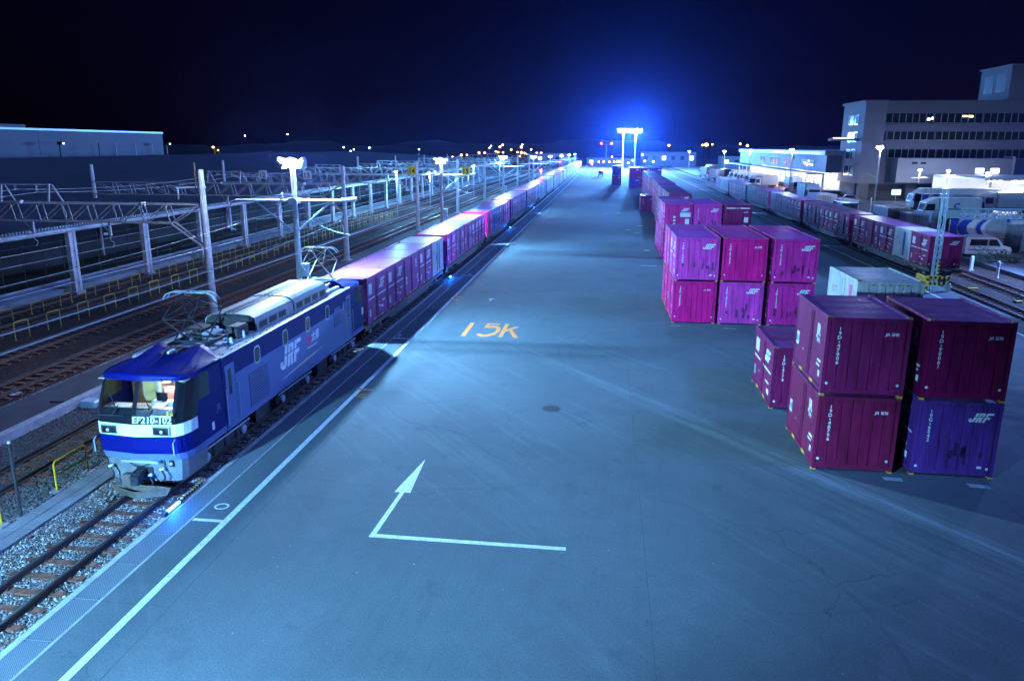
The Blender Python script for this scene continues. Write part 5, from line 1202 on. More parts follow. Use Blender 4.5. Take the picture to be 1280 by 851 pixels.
# right-hand lamp row
for i, (y, z) in enumerate(((66, 10.2), (121, 10.1), (176, 9.5), (226, 9.05), (274, 8.6), (389, 7.9))):
    t = thing("street_light", f"tall slim floodlight pole beside the lorry park, {ORD[i]} from the near end", "lamp post", (40, y, 0), 0, "floodlight poles beside the lorry park")
    q = MB(); q.tube((0, 0, 0), (0, 0, z), .13, m_galv, 8, .08); q.bar((-1.6, 0, z*.62), (0, 0, z*.55), .05, .05, m_galv) if i == 1 else None; part("pole", q, t)
    q = MB(); q.cbox(-.55, .35, -.3, .3, z, z+.16, .05, m_silver); part("lamp_housing", q, t)
    q = MB(); q.lathe([(.46, .02), (.48, -.08), (.40, -.28), (.12, -.42)], (-.15, -.05, z-.03), m_lamp, 12); part("bulb", q, t)
    light('SPOT', (-.3, -.1, z-.75), (15000, 20000, 22000, 22000, 22000, 22000)[i], RIGHT, aim=(2, y-4, 0), size=.3, spot=125, blend=.7, parent=t)
    light('POINT', (-.15, -.1, z-.6), 500, (.4, .5, 1.0), size=.25, parent=t)

# ================================================================== DOCK WAREHOUSE WITH LIT BAYS
t = thing("dock_warehouse", "long low warehouse with a brightly lit loading dock under a canopy, behind the right-hand train", "warehouse", (46, 172, 0))
mw = M("warehouse_cladding", (.07, .07, .085), .7, var=.08, scale=.2); mwl = M("dock_white_wall", (.62, .62, .66), .7, var=.08, scale=.4)
q = MB(); q.box(4.2, 45, 0, 108, -.9, 9.0, mw); part("wall", q, t)
q = MB(); q.box(-.3, 45.2, -.3, 108.2, 8.3, 9.25, M("pale_fascia", (.20, .20, .23), .6)); q.box(.2, 4.2, -.1, 108, 4.75, 8.3, mw); part("upper_storey", q, t)
q = MB(); q.box(-3.6, .0, -.2, 108, 4.35, 4.62, M("canopy_metal", (.34, .36, .40), .5)); part("canopy", q, t)
q = MB(); q.box(4.05, 4.18, .3, 107, .9, 4.3, mwl); q.box(.2, 4.1, .2, 107.5, -.5, .95, m_concd); part("dock_wall", q, t)
for i in range(15):
    q = MB(); q.box(3.96, 4.04, 2.0+7.1*i, 5.4+7.1*i, 1.0, 3.9, M("dock_door_white", (.5, .5, .54), .6, var=.05)); part("dock_door", q, t)
for i in range(16): q = MB(); q.box(-.1, .15, .5+7.1*i, .75+7.1*i, 0, 4.35, m_galv); part("canopy_post", q, t)
for i in range(20):
    q = MB(); q.lathe([(.12, 0), (.22, -.12), (.12, -.2)], (1.6, 2.5+5.4*i, 4.3), m_lampw, 8); part("dock_lamp", q, t)
for i in range(7): light('POINT', (1.4, 8+15.5*i, 3.9), 700, (.80, .78, 1.0), size=.4, parent=t)
for i, (y0, y1) in enumerate(((10, 22), (30, 40), (46, 58), (64, 72))):
    q = MB(); q.box(.16, .2, y0, y1, 5.4, 7.2, m_glassd); w_ = part("window", q, t); q = MB(); q.box(.14, .22, y0-.2, y0, 5.3, 7.3, m_galv); q.box(.14, .22, y1, y1+.2, 5.3, 7.3, m_galv); q.box(.14, .22, (y0+y1)/2-.1, (y0+y1)/2+.1, 5.4, 7.2, m_galv); part("window_frame", q, w_)
q = MB()
for k, (y, z, mt) in enumerate(((11, 5.9, m_win_w), (13, 6.0, m_win_w), (15, 5.95, m_green), (16.5, 6.1, m_red), (18.5, 6.3, m_win_w), (14, 6.7, m_win_y))): q.box(.13, .16, y, y+.7, z, z+.35, mt)
part("sign_lights", q, t)
q = MB()
for i in range(22): q.box(-.32, -.3, 3+2.2*i, 4.4+2.2*i, 8.45, 8.95, m_silver)
part("fascia_louvre", q, t)

# ================================================================== OFFICE BUILDING
t = thing("office_block", "four-storey pale office block with ribbon windows at the right edge", "building", (49.3, 160, 0))
mo = M("pale_render_wall", (.14, .135, .165), .8, var=.08, scale=.15); mob = M("mid_render_wall", (.105, .10, .125), .8, var=.08, scale=.15)
q = MB(); q.box(0, 3.9, 0, 14, 3.0, 18.3, mo); q.box(3.9, 60, .6, 14, 16.4, 18.25, mob); q.box(3.9, 60, 1.2, 14, 3, 16.4, M("dark_band_wall", (.10, .11, .14), .8))
for z0, z1 in ((13.0, 14.5), (9.7, 11.3), (3.0, 7.9)): q.box(3.9, 60, .7, 1.25, z0, z1, mob)
q.box(.5, 60, 3, 13.5, -1, 3.0, M("ground_floor_recess", (.05, .052, .06), .9)); part("wall", q, t)
q = MB(); q.box(-.35, 4.0, -.35, 14.3, 18.3, 18.75, mo); q.box(4.0, 60, .3, 14.3, 18.26, 18.7, mob); part("parapet", q, t)
for r_, (z0, z1) in enumerate(((14.5, 16.4), (11.3, 13.0), (7.9, 9.7))):
    x = 4.2 + .6*r_; k = 0
    while x < 58:
        w_ = MB(); w_.box(x, x+8.6, .95, 1.0, z0+.06, z1-.06, m_glassd); wi = part("window", w_, t)
        w_ = MB(); w_.box(x-.25, x, .72, 1.2, z0, z1, mob)
        for j in range(1, 7): w_.box(x+j*1.23-.04, x+j*1.23+.04, .90, 1.0, z0+.06, z1-.06, m_galv)
        w_.box(x, x+8.6, .88, .99, z0+.04, z0+.12, m_galv); part("window_frame", w_, wi)
        x += 8.9; k += 1
q = MB(); q.box(11.8, 12.3, .9, .945, 15.0, 15.5, m_win_w); q.box(12.6, 12.9, .9, .945, 15.3, 15.6, m_green); q.box(18.2, 19.0, .9, .945, 15.7, 15.95, m_win_y); q.box(19.3, 20.1, .9, .945, 15.65, 15.95, m_win_y); part("lit_lamps", q, t)
for z0 in (14.3, 11.0, 7.7, 4.4):
    q = MB(); q.box(-.06, .0, 3.5, 9.5, z0, z0+1.9, m_glassd); wi = part("window", q, t)
    q = MB(); q.box(-.12, -.065, 6.3, 6.5, z0, z0+1.9, m_galv); q.box(-.12, .0, 3.3, 3.5, z0-.1, z0+2, m_galv); q.box(-.12, 0, 9.5, 9.7, z0-.1, z0+2, m_galv); part("window_frame", q, wi)
    q = MB(); q.box(-.10, -.062, 3.6, 5.2, z0+.2, z0+1.7, M("curtain_cyan", (.04, .14, .25), .7)); part("blind", q, wi)
for x in (.6, 9.5, 22, 34, 46): q = MB(); q.box(x, x+1.8, .8, 2.4, -.5, 3.0, mob); part("pillar", q, t)
q = MB(); q.box(6, 26.5, -3.0, .6, 3.4, 8.0, mo); q.box(26.5, 27.0, -3.1, .6, 3.4, 8.4, M("pale_fascia", (.20, .20, .23), .6)); part("front_annex", q, t)
for x in (20.2, 22.9): q = MB(); q.box(x, x+1.5, -3.05, -3.0, 5.3, 6.2, m_win_w); part("lit_window", q, t)
for x in (8.6, 10.2): q = MB(); q.box(x, x+1.0, -3.04, -3.0, 6.9, 7.3, m_glassd); part("small_window", q, t)
q = MB(); q.box(25.7, 60, .8, 13, 18.72, 24.9, mob); q.box(25.4, 60, .5, 13.3, 24.92, 25.2, mo)
for y0 in (2.5, 7.5):
    for k in range(6): q.box(25.64, 25.7, y0+k*.62, y0+k*.62+.34, 20.4, 23.6, m_dark)
part("penthouse", q, t)
q = MB(); q.box(-5.2, -.1, 2, 4.5, 11.2, 11.7, mo); q.box(-5, -1, 1.9, 2.0, 11.7, 11.8, m_win_w); part("footbridge", q, t)

# lit truck canopy at the right edge
t = thing("truck_canopy", "brightly lit truck canopy at the right edge below the office block", "canopy", (58, 134, 0))
q = MB(); q.box(3, 60, 0, 20, 4.8, 5.15, m_silver); q.box(3, 60, 20, 20.2, 0, 5, mwl); part("roof", q, t)
for i in range(6): q = MB(); q.box(4+8*i, 4.25+8*i, .3, .55, 0, 4.8, m_galv); part("post", q, t)
for i in range(14): q = MB(); q.box(4+3.6*i, 6+3.6*i, .8, 1.1, 4.62, 4.78, m_lampw); part("strip_lamp", q, t)
for i in range(4): light('POINT', (8+13*i, 4, 4.2), 1300, (.8, .86, 1.0), size=.5, parent=t)
for i, (x, z) in enumerate(((56.9, 6.1), (61.8, 5.95), (68.6, 5.65))):
    t = thing("wall_floodlight", f"floodlight on a bracket over the truck canopy, {('left', 'middle', 'right')[i]} of three", "floodlight", (x, 150, 4.5), 0, "three floodlights over the truck canopy")
    zz = z-4.5
    q = MB(); q.tube((0, 0, -.9), (0, 0, zz), .07, m_galv, 6); q.bar((-1.4, 0, .1), (1.4, 0, .18), .3, .12, m_silver); part("bracket", q, t)
    q = MB(); q.lathe([(.12, .3), (.34, .05), (.36, 0), (.05, -.01)], (0, 0, zz), m_silver, 10); part("shade", q, t)
    q = MB(); q.lathe([(.33, 0), (.28, -.14), (.08, -.24)], (0, 0, zz-.002), m_lamp, 10); part("bulb", q, t)
    light('POINT', (0, -.2, zz-.5), 600, (.5, .65, 1.0), size=.3, parent=t)

# ================================================================== VEHICLES
m_tw = M("truck_white", (.62, .64, .66), .35, var=.05); m_tb = M("truck_blue", (.012, .04, .35), .35, var=.08); m_ts = M("truck_silver", (.36, .40, .46), .4, .2, var=.08)
m_tail = emit("tail_lamp", (1.0, .12, .04), 6)
def truck(x, y, rz, L_, h, boxm, label, group="lorries in the lorry park", arcs=False, marks=None, tail=False, z=0, cabm=None, mono=None):
    """front at local +y; length L_ includes the cab"""
    cabm = cabm or m_tw
    t = thing("lorry", label, "lorry", (x, y, z), rz, group)
    q = MB(); c0 = L_-1.9
    q.prism([(c0, .55), (L_, .55), (L_+.02, 1.5), (L_-.22, 2.65), (L_-.5, 2.85), (c0, 2.85)], (-1.1, 0, 0), (0, 1, 0), (0, 0, 1), (2.2, 0, 0), cabm)
    q.prism([(c0, 2.852), (L_-.6, 2.852), (c0+.2, h+.02), (c0, h+.02)], (-1.0, 0, 0), (0, 1, 0), (0, 0, 1), (2.0, 0, 0), cabm) if h > 3.2 else None
    cb = part("cab", q, t)
    q = MB(); q.add([(-1.0, L_+.025, 1.58), (1.0, L_+.025, 1.58), (.95, L_-.19, 2.58), (-.95, L_-.19, 2.58)], [(0, 1, 2, 3)], m_glassd)
    for s in (-1, 1): q.prism([(c0+.45, 1.6), (L_-.18, 1.6), (L_-.38, 2.5), (c0+.45, 2.5)], (s*1.104, 0, 0), (0, 1, 0), (0, 0, 1), (-s*.003, 0, 0), m_glassd)
    part("cab_window", q, cb)
    q = MB(); q.box(-1.22, 1.22, 0, c0-.15, 1.05, h, boxm)
    for s in (-1, 1):
        q.box(-1.24, 1.24, (0 if s < 0 else c0-.25), (.1 if s < 0 else c0-.14), 1.0, h+.03, m_silver)
    if boxm is not m_ts: q.box(-.03, .03, -.02, 0, 1.1, h-.1, m_dark)
    bx = part("cargo_box", q, t)
    if arcs:
        q = MB()
        for s in (-1, 1):
            zc = (1.05+h)/2; X = s*1.224
            for (yc, wdt, mt) in ((1.2, .9, m_tb), (2.1, .75, m_tw), (3.0, .45, m_tb), (3.45, .4, m_tw)):
                pts_l, pts_r = [], []
                for k in range(9):
                    u = k/8*2-1; zz = zc+u*(h-1.1)/2; off = .9*(1-u*u)*-1
                    pts_l.append((yc+off+.5, zz)); pts_r.append((yc+off+.5+wdt, zz))
                q.prism(pts_l + pts_r[::-1], (X+s*.004, 0, 0), (0, 1, 0), (0, 0, 1), (-s*.003, 0, 0), mt)
            q.prism([(.12, 1.08), (1.0, 1.08), (.75, zc), (1.0, h-.04), (.12, h-.04)], (X+s*.0035, 0, 0), (0, 1, 0), (0, 0, 1), (-s*.003, 0, 0), m_tb)
        part("side_stripes", q, bx)
    if marks:
        q = MB()
        for s in (-1, 1): q.text(marks, (s*1.226, 2.6 if s > 0 else 3.6, 1.9), (0, s, 0), (0, 0, 1), 1.0, m_tb, bold=.05, shear=.2)
        part("lettering", q, bx)
    q = MB()
    for s in (-1, 1): q.cbox(s*.85-.18, s*.85+.18, L_+.0, L_+.06, .95, 1.15, .02, m_ins)
    part("headlight", q, cb)
    q = MB()
    for s in (-1, 1): q.bar((s*1.12, L_-.1, 2.5), (s*1.34, L_+.12, 2.45), .03, .03, m_dark); q.cbox(s*1.36-.06, s*1.36+.06, L_+.08, L_+.16, 1.9, 2.5, .02, m_dark)
    part("mirror", q, cb)
    q = MB(); q.box(-.95, .95, L_+.02, L_+.035, 1.16, 1.42, m_dark); q.box(-.3, .3, L_+.125, L_+.135, .5, .66, m_sign_w); part("grille", q, cb)
    for s in (-1, 1):
        q = MB()
        q.box(min(s*1.02, s*1.06), max(s*1.02, s*1.06), 2.9, c0-.4, .45, .95, m_ts) if c0 > 4 else None
        for k in range(int(c0/1.1)): q.box(min(s*1.221, s*1.228), max(s*1.221, s*1.228), .5+k*1.1, .53+k*1.1, 1.1, h-.05, m_silver) if boxm is not m_ts else None
        part("side_guard", q, t) if q.f else None
    q = MB(); q.box(-.9, .9, .1, L_-.3, .62, .98, m_dark); q.box(-1.1, 1.1, L_-.05, L_+.12, .38, .85, m_tw); part("chassis", q, t)
    ws = MB()
    for s in (-1, 1): ws.lathe([(.2, s*.78), (.48, s*.78), (.50, s*.82), (.50, s*1.06), (.3, s*1.08), (.1, s*1.02)], (0, 0, 0), m_black, 16, 'x')
    wm = ws.mesh("axle_wheels")
    for yy in ((1.2, 2.4, L_-1.3) if L_ > 8 else (1.5, L_-1.2)): link("axle_wheels", wm, t, (0, yy, .50))
    q = MB()
    for s in (-1, 1): q.box(min(s*.75, s*1.05), max(s*.75, s*1.05), -.05, .0, .8, .95, m_tail if tail else m_red_off)
    part("tail_lamp", q, t)
    return t
m_red_off = M("tail_lamp_dark", (.2, .02, .02), .3)
truck(62.5, 133, R(90), 13.2, 3.6, m_tw, "long white lorry facing left under the office block")
truck(55.5, 119.5, R(-90), 9, 3.5, m_ts, "lorry with blue end and curved white stripes, behind the grey boxes", arcs=True).location = (45.2, 118.6, 0)
truck(51.0, 113, R(90), 7.4, 3.3, m_tw, "white box lorry with a dark round logo, right of the blue-ended lorry", marks="C")
truck(34.9, 84, R(-90), 7.9, 3.1, m_ts, "silver lorry with curved blue and white stripes and white cab, facing right beyond the rails", arcs=True)
truck(38.2, 90.2, R(-90), 7.0, 2.9, m_tw, "white lorry parked just behind the silver striped lorry")
truck(66, 128, R(90), 8, 3.3, m_tw, "white lorry in the glare at the front of the lit canopy")
truck(78, 139.5, R(90), 11, 3.5, m_tw, "white trailer lorry deep under the lit canopy")
truck(37.2, 152, R(180), 8, 3.5, M("truck_dark", (.05, .055, .07), .5), "dark covered lorry showing its rear beside the white boxes")
truck(41.5, 183, R(180), 8.5, 3.6, m_tw, "white lorry with two dark stripes on its rear doors at the lit dock", tail=True)
truck(41.0, 196, R(120), 7, 3.2, m_ts, "silver lorry turned half sideways at the lit dock", tail=True)
dk = ["nearest", "second", "third", "fourth", "fifth", "sixth", "seventh"]
for i in range(7): truck(42.8, 205+8.5*i, R(90 + (i % 3)*4), 6.5, 3.0, m_tw if i % 2 else m_ts, f"lorry backed onto the far lit dock, {dk[i]} of the row", "lorries backed onto the far lit dock")
for i, (x, y) in enumerate(((33.5, 236), (36.5, 243), (34, 262), (37, 280), (40.5, 300))): truck(x, y, R(0 if i % 2 else 12), 8, 3.4, m_tw if i != 2 else m_ts, f"distant lorry with orange tail lamps on the approach road, {dk[i]} one", "distant lorries on the approach road", tail=True)
q = MB(); q.box(-1.2, -.85, -.06, .0, 1.4, 3.2, m_tb)

def van(x, y, rz, label):
    t = thing("van", label, "van", (x, y, 0), rz)
    q = MB(); side = [(0, .35), (4.0, .35), (4.1, .75), (3.95, 1.02), (3.3, 1.18), (2.75, 1.82), (2.5, 1.92), (.1, 1.92), (0, 1.8)]
    q.prism(side, (-.8, 0, 0), (0, 1, 0), (0, 0, 1), (1.6, 0, 0), m_tw); part("body", q, t)
    for s in (-1, 1):
        q = MB(); q.prism([(2.02, 1.12), (3.1, 1.12), (2.68, 1.72), (2.02, 1.72)], (s*.803, 0, 0), (0, 1, 0), (0, 0, 1), (-s*.002, 0, 0), m_glassd); q.prism([(.35, 1.12), (1.9, 1.12), (1.9, 1.72), (.4, 1.72)], (s*.803, 0, 0), (0, 1, 0), (0, 0, 1), (-s*.002, 0, 0), m_glassd); part("side_window", q, t)
        q = MB(); q.box(min(s*.8, s*.806), max(s*.8, s*.806), .25, 3.7, .70, .78, m_tb); q.box(min(s*.8, s*.806), max(s*.8, s*.806), 1.94, 1.97, .5, 1.8, m_dark); part("side_trim", q, t)
    q = MB(); q.add([(-.72, 3.32, 1.2), (.72, 3.32, 1.2), (.68, 2.78, 1.80), (-.68, 2.78, 1.80)], [(0, 1, 2, 3)], m_glassd); part("windscreen", q, t)
    ws = MB()
    for s in (-1, 1): ws.lathe([(.1, s*.58), (.30, s*.58), (.31, s*.62), (.31, s*.76), (.2, s*.775), (.05, s*.77)], (0, 0, 0), m_black, 16, 'x')
    wm = ws.mesh("axle_wheels")
    for yy in (.75, 3.2): link("axle_wheels", wm, t, (0, yy, .31))
    q = MB()
    for s in (-1, 1): q.cbox(s*.6-.14, s*.6+.14, 3.9, 4.08, .72, .92, .03, m_ins)
    part("headlight", q, t)
    q = MB(); q.box(-.7, .7, .4, 2.4, 1.96, 2.0, m_silver)
    for yy in (.6, 1.3, 2.0): q.box(-.72, .72, yy, yy+.06, 1.92, 1.96, m_silver)
    part("roof_rack", q, t)
    return t
van(33.6, 76.4, R(-90), "white van with roof rack parked beyond the right-hand rails")
for i in range(3):
    t = thing("flat_truck", f"small working vehicle with a yellow beacon far up the yard" , "work vehicle", (-1.8, 262, 0)) if i == 0 else None
    if t:
        q = MB(); q.cbox(-.9, .9, 0, 1.6, .5, 2.1, .1, m_tw); q.box(-.9, .9, 1.6, 4.2, .5, 1.0, m_ts); part("body", q, t)
        q = MB(); q.box(-.75, .75, -.03, .0, 1.25, 1.9, m_glassd); part("windscreen", q, t)
        ws = MB()
        for s in (-1, 1): ws.lathe([(.1, s*.6), (.34, s*.62), (.34, s*.86), (.1, s*.88)], (0, 0, 0), m_black, 12, 'x')
        wm = ws.mesh("axle_wheels")
        for yy in (.8, 3.4): link("axle_wheels", wm, t, (0, yy, .34))
        q = MB(); q.lathe([(.45, 0), (.45, .4), (.1, .6)], (.55, .4, 2.1), emit("beacon_yellow", (1, .72, .05), 14), 10); part("beacon", q, t)

# container-like boxes and cages beside the lorry park
def swapbox(x, y, L_, w, h, mt, label, rz=0, grp="boxes parked along the lorry park edge"):
    t = thing("cargo_box", label, "cargo box", (x, y, 0), rz, grp)
    q = MB(); q.box(-w/2+.02, w/2-.02, .02, L_-.02, .16, h-.02, mt)
    for sx in (-1, 1):
        for yy in (0, L_-.1): q.box(min(sx*w/2, sx*(w/2-.1)), max(sx*w/2, sx*(w/2-.1)), yy, yy+.1, 0, h, mt)
    part("body", q, t)
    q = MB()
    for s in (-1, 1): q.box(min(s*.03, s*(w/2-.12)), max(s*.03, s*(w/2-.12)), -.01, .018, .25, h-.12, mt)
    part("door", q, t)
    q = MB()
    for s in (-.35, -.12, .12, .35): q.tube((s*w*.5, -.03, .25), (s*w*.5, -.03, h-.12), .02, m_dark, 5)
    part("locking_bar", q, t)
swapbox(35.6, 130, 6, 3.2, 2.6, m_tw, "white box container before the dark covered lorry, left of two"); swapbox(38.3, 126.5, 6, 2.4, 1.95, m_tw, "lower white box container in front of the tall lamp pole")
swapbox(37.4, 104, 6, 2.4, 2.45, PA['grey'], "grey box container with pale doors, left of the three grey boxes"); swapbox(38.6, 100.5, 2.4, 2.7, 2.1, m_ts, "silver box container, middle of the three grey boxes"); swapbox(41.6, 101.5, 2.4, 1.9, 2.2, m_ts, "narrow silver box container, right of the three grey boxes")
swapbox(41.6, 79.5, 6, 2.4, 2.5, PA['grey'], "dark grey box container at the right picture edge"); swapbox(36.0, 119, 5, 2.2, 2.0, PA['grey'], "dark grey box container behind the right-hand train")
def cage(x, y, label):
    t = thing("roll_cage", label, "roll cage", (x, y, 0), 0, "stacked roll cages beside the white lorries")
    q = MB()
    for sx in (-.5, .5):
        for sy in (0, .8): q.tube((sx, sy, 0), (sx, sy, 1.75), .03, m_dark, 5)
    for z in (.2, .6, 1.0, 1.4, 1.72):
        for sx in (-.5, .5): q.tube((sx, 0, z), (sx, .8, z), .02, m_dark, 4)
        q.tube((-.5, .8, z), (.5, .8, z), .02, m_dark, 4); q.tube((-.5, 0, z), (.5, 0, z), .02, m_dark, 4)
    part("frame", q, t); q = MB(); q.cbox(-.46, .46, .05, .75, .22, 1.3, .04, PA['grey']); part("load", q, t)
for i in range(4): cage(45.6+1.25*i, 100.2, f"dark roll cage, {ORD[i]} from the left in the row beside the white box lorry")
# guard rail, posts, signs along the lorry park
t = thing("guard_rail", "pale metal guard rail along the road below the office block", "guard rail", (42, 138, 0))
q = MB()
for z in (.45, .8): q.box(0, 26, -.03, .03, z, z+.22, m_ts)
part("rail", q, t)
for i in range(9): q = MB(); q.box(i*3.1, i*3.1+.1, .035, .14, 0, 1.05, m_galv); part("post", q, t)
t = thing("lit_sign", "small lit cyan sign on the road below the office block", "sign", (52.5, 148, 0)); q = MB(); q.tube((0, 0, 0), (0, 0, 2.0), .06, m_galv, 6); part("pole", q, t); q = MB(); q.cbox(-.8, .8, -.1, .1, 1.6, 2.6, .03, m_silver); q.box(-.74, .74, -.115, -.102, 1.66, 2.54, emit("cyan_sign_face", (.15, .75, 1.0), 2.2)); part("panel", q, t)
for i, (x, y) in enumerate(((41.2, 126), (47.0, 124))):
    q = MB(); q.tube((0, 0, 0), (0, 0, 2.3), .08, m_tw, 6); q.lathe([(.1, 2.3), (.05, 2.38), (.001, 2.4)], (0, 0, 0), m_tw, 6); q.box(-.12, .12, -.12, .12, 0, .12, m_conc); solo("white_post", q, ("white post left of the tall lamp pole", "white post right of the tall lamp pole")[i], "post", None, (x, y, 0))
t = thing("parked_car", "small dark car with a lit lamp parked below the office corner", "car", (46.5, 149, 0), R(80))
q = MB(); q.prism([(0, .3), (3.7, .3), (3.8, .7), (2.9, .95), (2.3, 1.45), (.9, 1.45), (.3, .95), (0, .85)], (-.8, 0, 0), (0, 1, 0), (0, 0, 1), (1.6, 0, 0), m_ts); part("body", q, t)
q = MB(); q.prism([(.6, .95), (2.7, .95), (2.2, 1.38), (1.0, 1.38)], (.802, 0, 0), (0, 1, 0), (0, 0, 1), (-.001, 0, 0), m_glassd); part("side_window", q, t); q = MB(); q.prism([(.6, .95), (2.7, .95), (2.2, 1.38), (1.0, 1.38)], (-.802, 0, 0), (0, 1, 0), (0, 0, 1), (.001, 0, 0), m_glassd); part("side_window", q, t)
ws = MB()
for s in (-1, 1): ws.lathe([(.1, s*.58), (.30, s*.58), (.31, s*.76), (.05, s*.79)], (0, 0, 0), m_black, 14, 'x')
wm = ws.mesh("axle_wheels")
for yy in (.7, 3.0): link("axle_wheels", wm, t, (0, yy, .3))

# ================================================================== HEIGHT GAUGE GANTRY, BARRIER, RIGHT TRACKSIDE
t = thing("gate_gantry", "pale blue lattice mast and beam over the right-hand tracks, foot striped yellow and black", "gantry", (23.75, 57.5, 0))
q = MB(); hh = 7.1
cor = [(-.16, -.16), (.16, -.16), (.16, .16), (-.16, .16)]
for a, c in cor: q.bar((a, c, 0), (a, c, hh), .07, .07, m_arm)
for k in range(16):
    z = k*.44
    for (a, c), (d, e) in zip(cor, cor[1:]+cor[:1]): q.bar((a, c, z), (d, e, z+.44), .03, .03, m_arm)
part("lattice_mast", q, t)
q = MB()
for k in range(10): q.box(.105, .215, -.215, -.105, .95+k*.13, 1.08+k*.13, m_yellow if k % 2 == 0 else m_black)
part("striped_foot", q, t)
q = MB()
for dy in (-.2, .2):
    for z in (5.12, 5.80): q.bar((.2, dy, z), (11.5, dy, z), .08, .08, m_arm)
    x = 1.0; k = 0
    while x < 11: q.bar((x, dy, 5.14 if k % 2 else 5.78), (x+.33, dy, 5.78 if k % 2 else 5.14), .05, .05, m_arm); x += .33; k += 1
q.box(.18, 1.0, -.24, .24, 5.08, 5.84, m_arm); part("lattice_beam", q, t)
q = MB()
for a, c in cor: q.bar((11.5+a, c, 0), (11.5+a, c, 5.9), .07, .07, m_arm)
part("far_leg", q, t)
q = MB(); q.lathe([(.12, 0), (.09, .2), (.02, .24)], (4.2, -.35, 4.95), m_tb, 8); q.bar((5.1, -.3, 5.2), (5.5, -.3, 5.75), .12, .05, M("red_flag_paint", (.6, .06, .03), .5)); part("beam_fitting", q, t)
t = thing("striped_barrier", "yellow and black striped crash barrier round the foot of the lattice mast", "barrier", (23.75, 57.5, 0))
def striped(q, x0, x1, y0, y1, z0, z1, axis):
    L_ = (x1-x0) if axis == 0 else (z1-z0); k = max(3, int(L_/.14))
    for i in range(k):
        u0, u1 = i/k, (i+1)/k; mt = m_yellow if i % 2 == 0 else m_black
        if axis == 0: q.box(x0+(x1-x0)*u0, x0+(x1-x0)*u1, y0, y1, z0, z1, mt)
        else: q.box(x0, x1, y0, y1, z0+(z1-z0)*u0, z0+(z1-z0)*u1, mt)
q = MB()
for z in (.48, .92): striped(q, -.75, .75, -.78, -.66, z, z+.18, 0)
part("front_rail", q, t)
q = MB()
for x in (-.75, .60): striped(q, x, x+.15, -.65, -.53, 0, 1.1, 1)
part("upright", q, t)
q = MB(); q.box(-.75, -.60, -.5, 1.3, .5, 1.0, m_yellow); q.box(-.75, -.62, 1.2, 1.32, 0, .5, m_yellow); part("side_rail", q, t)
q = MB(); q.cbox(-.2, .2, -.3, .1, 0, .62, .05, m_ts); solo("control_box", q, "small pale box standing behind the striped barrier", "control box", None, (24.45, 57.0, 0))
t = thing("point_indicator", "short white trackside indicator post with arms beside the right-hand rails", "indicator post", (31.9, 65.6, -.3))
q = MB(); q.lathe([(.16, 0), (.12, .2), (.10, .9), (.12, .95), (.001, .97)], (0, 0, 0), m_tw, 10); part("post", q, t); q = MB(); q.bar((-.45, 0, 1.15), (.35, 0, 1.2), .07, .07, m_ts); q.lathe([(.12, .95), (.14, 1.1), (.10, 1.35), (.02, 1.4)], (0, 0, 0), m_ts, 10); part("indicator_arm", q, t)
for i, (x, y) in enumerate(((31.6, 69.5), (34.4, 64.0))):
    q = MB(); q.cbox(-.12, .12, -.12, .12, -.3, .95-.2*i, .03, m_tw); q.box(-.2, .2, -.2, .2, -.33, -.2, m_conc); solo("white_marker", q, ("white marker post in front of the dark bush", "white marker post right of the trackside indicator")[i], "marker post", None, (x, y, 0))
for i, (x, y, l) in enumerate(((25.95, 60.4, .7), (27.45, 60.0, 1.1), (28.45, 55.1, .55))):
    q = MB(); q.box(-l/2, l/2, -.14, .14, 0, .10, m_yellow); q.box(-l/2, -l/2+.06, -.15, .15, -.02, .12, m_dark); solo("yellow_block", q, ("yellow block beside the near right-hand rail", "longer yellow block between the right-hand tracks", "yellow block nearest the right picture edge between the tracks")[i], "marker block", "yellow blocks between the right-hand tracks", (x, y, -.31), .05*i)
def bush(x, y, w, h, label, seed, n_=900):
    rr = random.Random(seed); t = thing("bush", label, "bush", (x, y, -.2))
    q = MB(); ml = [M("bush_leaf_dark", (.025, .045, .02), .8), M("bush_leaf", (.045, .075, .03), .8)]
    cl = [(rr.uniform(-w/2, w/2), rr.uniform(-.6, .6), rr.uniform(.3, h*.75), rr.uniform(.25, .5)) for _ in range(14)]
    for k in range(n_):
        c_ = rr.choice(cl); p = Vector((c_[0]+rr.gauss(0, c_[3]*.6), c_[1]+rr.gauss(0, c_[3]*.5), max(.05, c_[2]+rr.gauss(0, c_[3]*.6))))
        d = Vector((rr.gauss(0, 1), rr.gauss(0, 1), rr.gauss(0, 1))).normalized(); e = d.orthogonal().normalized(); s_ = rr.uniform(.05, .12)
        q.add([p-d*s_, p+e*s_*.45, p+d*s_, p-e*s_*.45], [(0, 1, 2, 3)], rr.choice(ml))
    part("foliage", q, t)
    q = MB()
    for k in range(9): c_ = rr.choice(cl); q.tube((c_[0]*.3, c_[1]*.3, -.1), (c_[0], c_[1], c_[2]), .02, m_sleeper, 5, .008)
    part("stem", q, t)
bush(34.2, 72.2, 2.4, 1.5, "dark scrubby bush beyond the right-hand rails, below the white van", 4); bush(36.9, 73.0, 2.0, 1.1, "lower dark scrub right of the bush below the white van", 9, 600)

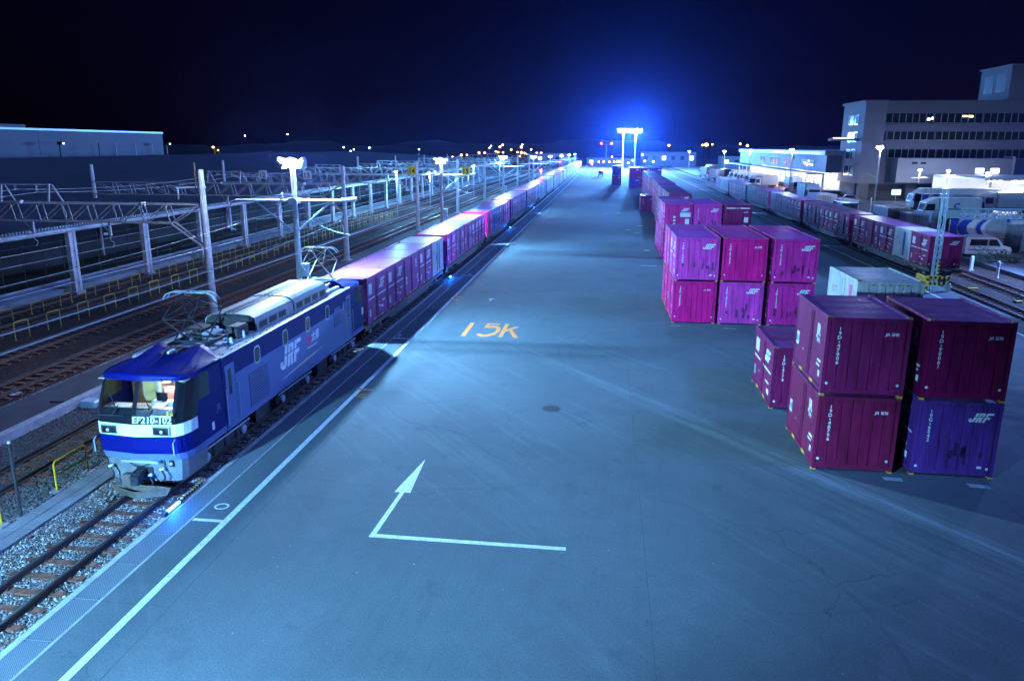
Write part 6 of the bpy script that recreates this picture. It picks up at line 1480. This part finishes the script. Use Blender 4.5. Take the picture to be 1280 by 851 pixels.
# far end of the yard: sheds and an overbridge in the haze
for i, (x, y, w, h, d, lab) in enumerate(((2, 432, 26, 4.0, 12, "low flat building closing the far end of the yard"), (34, 440, 30, 7.2, 14, "hazy block of flats far right of the high masts"), (-34, 452, 24, 6.0, 14, "dark low building at the far end of the tracks"), (66, 400, 18, 5.5, 12, "small dark building beyond the far lorries"))):
    t = thing("distant_building", lab, "building", (x, y, -.5), 0, "far buildings")
    q = MB(); q.box(-w/2, w/2, 0, d, 0, h, mw); part("wall", q, t); q = MB(); q.box(-w/2-.3, w/2+.3, -.3, d+.3, h, h+.4, mw); part("roof", q, t)
    for k in range(int(w/5)):
        q = MB(); q.box(-w/2+1.5+k*5, -w/2+3.5+k*5, -.06, 0, h*.45, h*.75, m_glassd if (k*7+i) % 3 else m_win_w); part("window", q, t)
for i, (x, z) in enumerate(((-3, 1.9), (-1.2, 1.9), (1.1, 1.9), (2.9, 1.9), (4.2, 2.0), (2.0, 4.6))):
    street_light(x*1.4, 425, z, .38, m_orange, f"orange lamp before the low far building, {ORD[i]} from the left" if i < 5 else "raised orange lamp before the low far building", "orange lamps at the far end of the yard", base=0)
for i, (x, z) in enumerate(((11.4, .8), (13.8, 2.2), (18.7, 5.2), (20.1, 1.9), (24.5, 1.6))):
    street_light(x, 421, z+.6, .42, m_coollamp, f"small cold white lamp under the high masts, {ORD[i]} from the left", "cold white lamps at the far end of the yard", base=0)
t = thing("radio_mast", "thin distant mast with two red lamps left of the high masts", "mast", (-.5, 520, -1)); q = MB(); q.tube((0, 0, 0), (0, 0, 12), .3, m_galv, 6); q.bar((-3.5, 0, 12.2), (3.5, 0, 12.2), .2, .2, m_galv); part("pole", q, t)
for x in (-3.4, 3.4): q = MB(); q.lathe([(.3, -.5), (.5, 0), (.3, .5)], (x, 0, 12.8), m_red, 8); part("red_lamp", q, t)

# ================================================================== HAZE
hz = bpy.data.materials.new("night_haze"); hz.use_nodes = True; n = hz.node_tree; n.nodes.remove(n.nodes["Principled BSDF"])
pv = n.nodes.new("ShaderNodeVolumePrincipled"); pv.inputs["Density"].default_value = 0.00009; pv.inputs["Color"].default_value = (.15, .26, 1.0, 1); pv.inputs["Anisotropy"].default_value = .90
n.links.new(pv.outputs[0], n.nodes["Material Output"].inputs["Volume"])
if HAZE:
    q = MB(); q.box(-420, 300, -60, 860, -3.2, 48, hz); struct("haze", q, 'stuff')
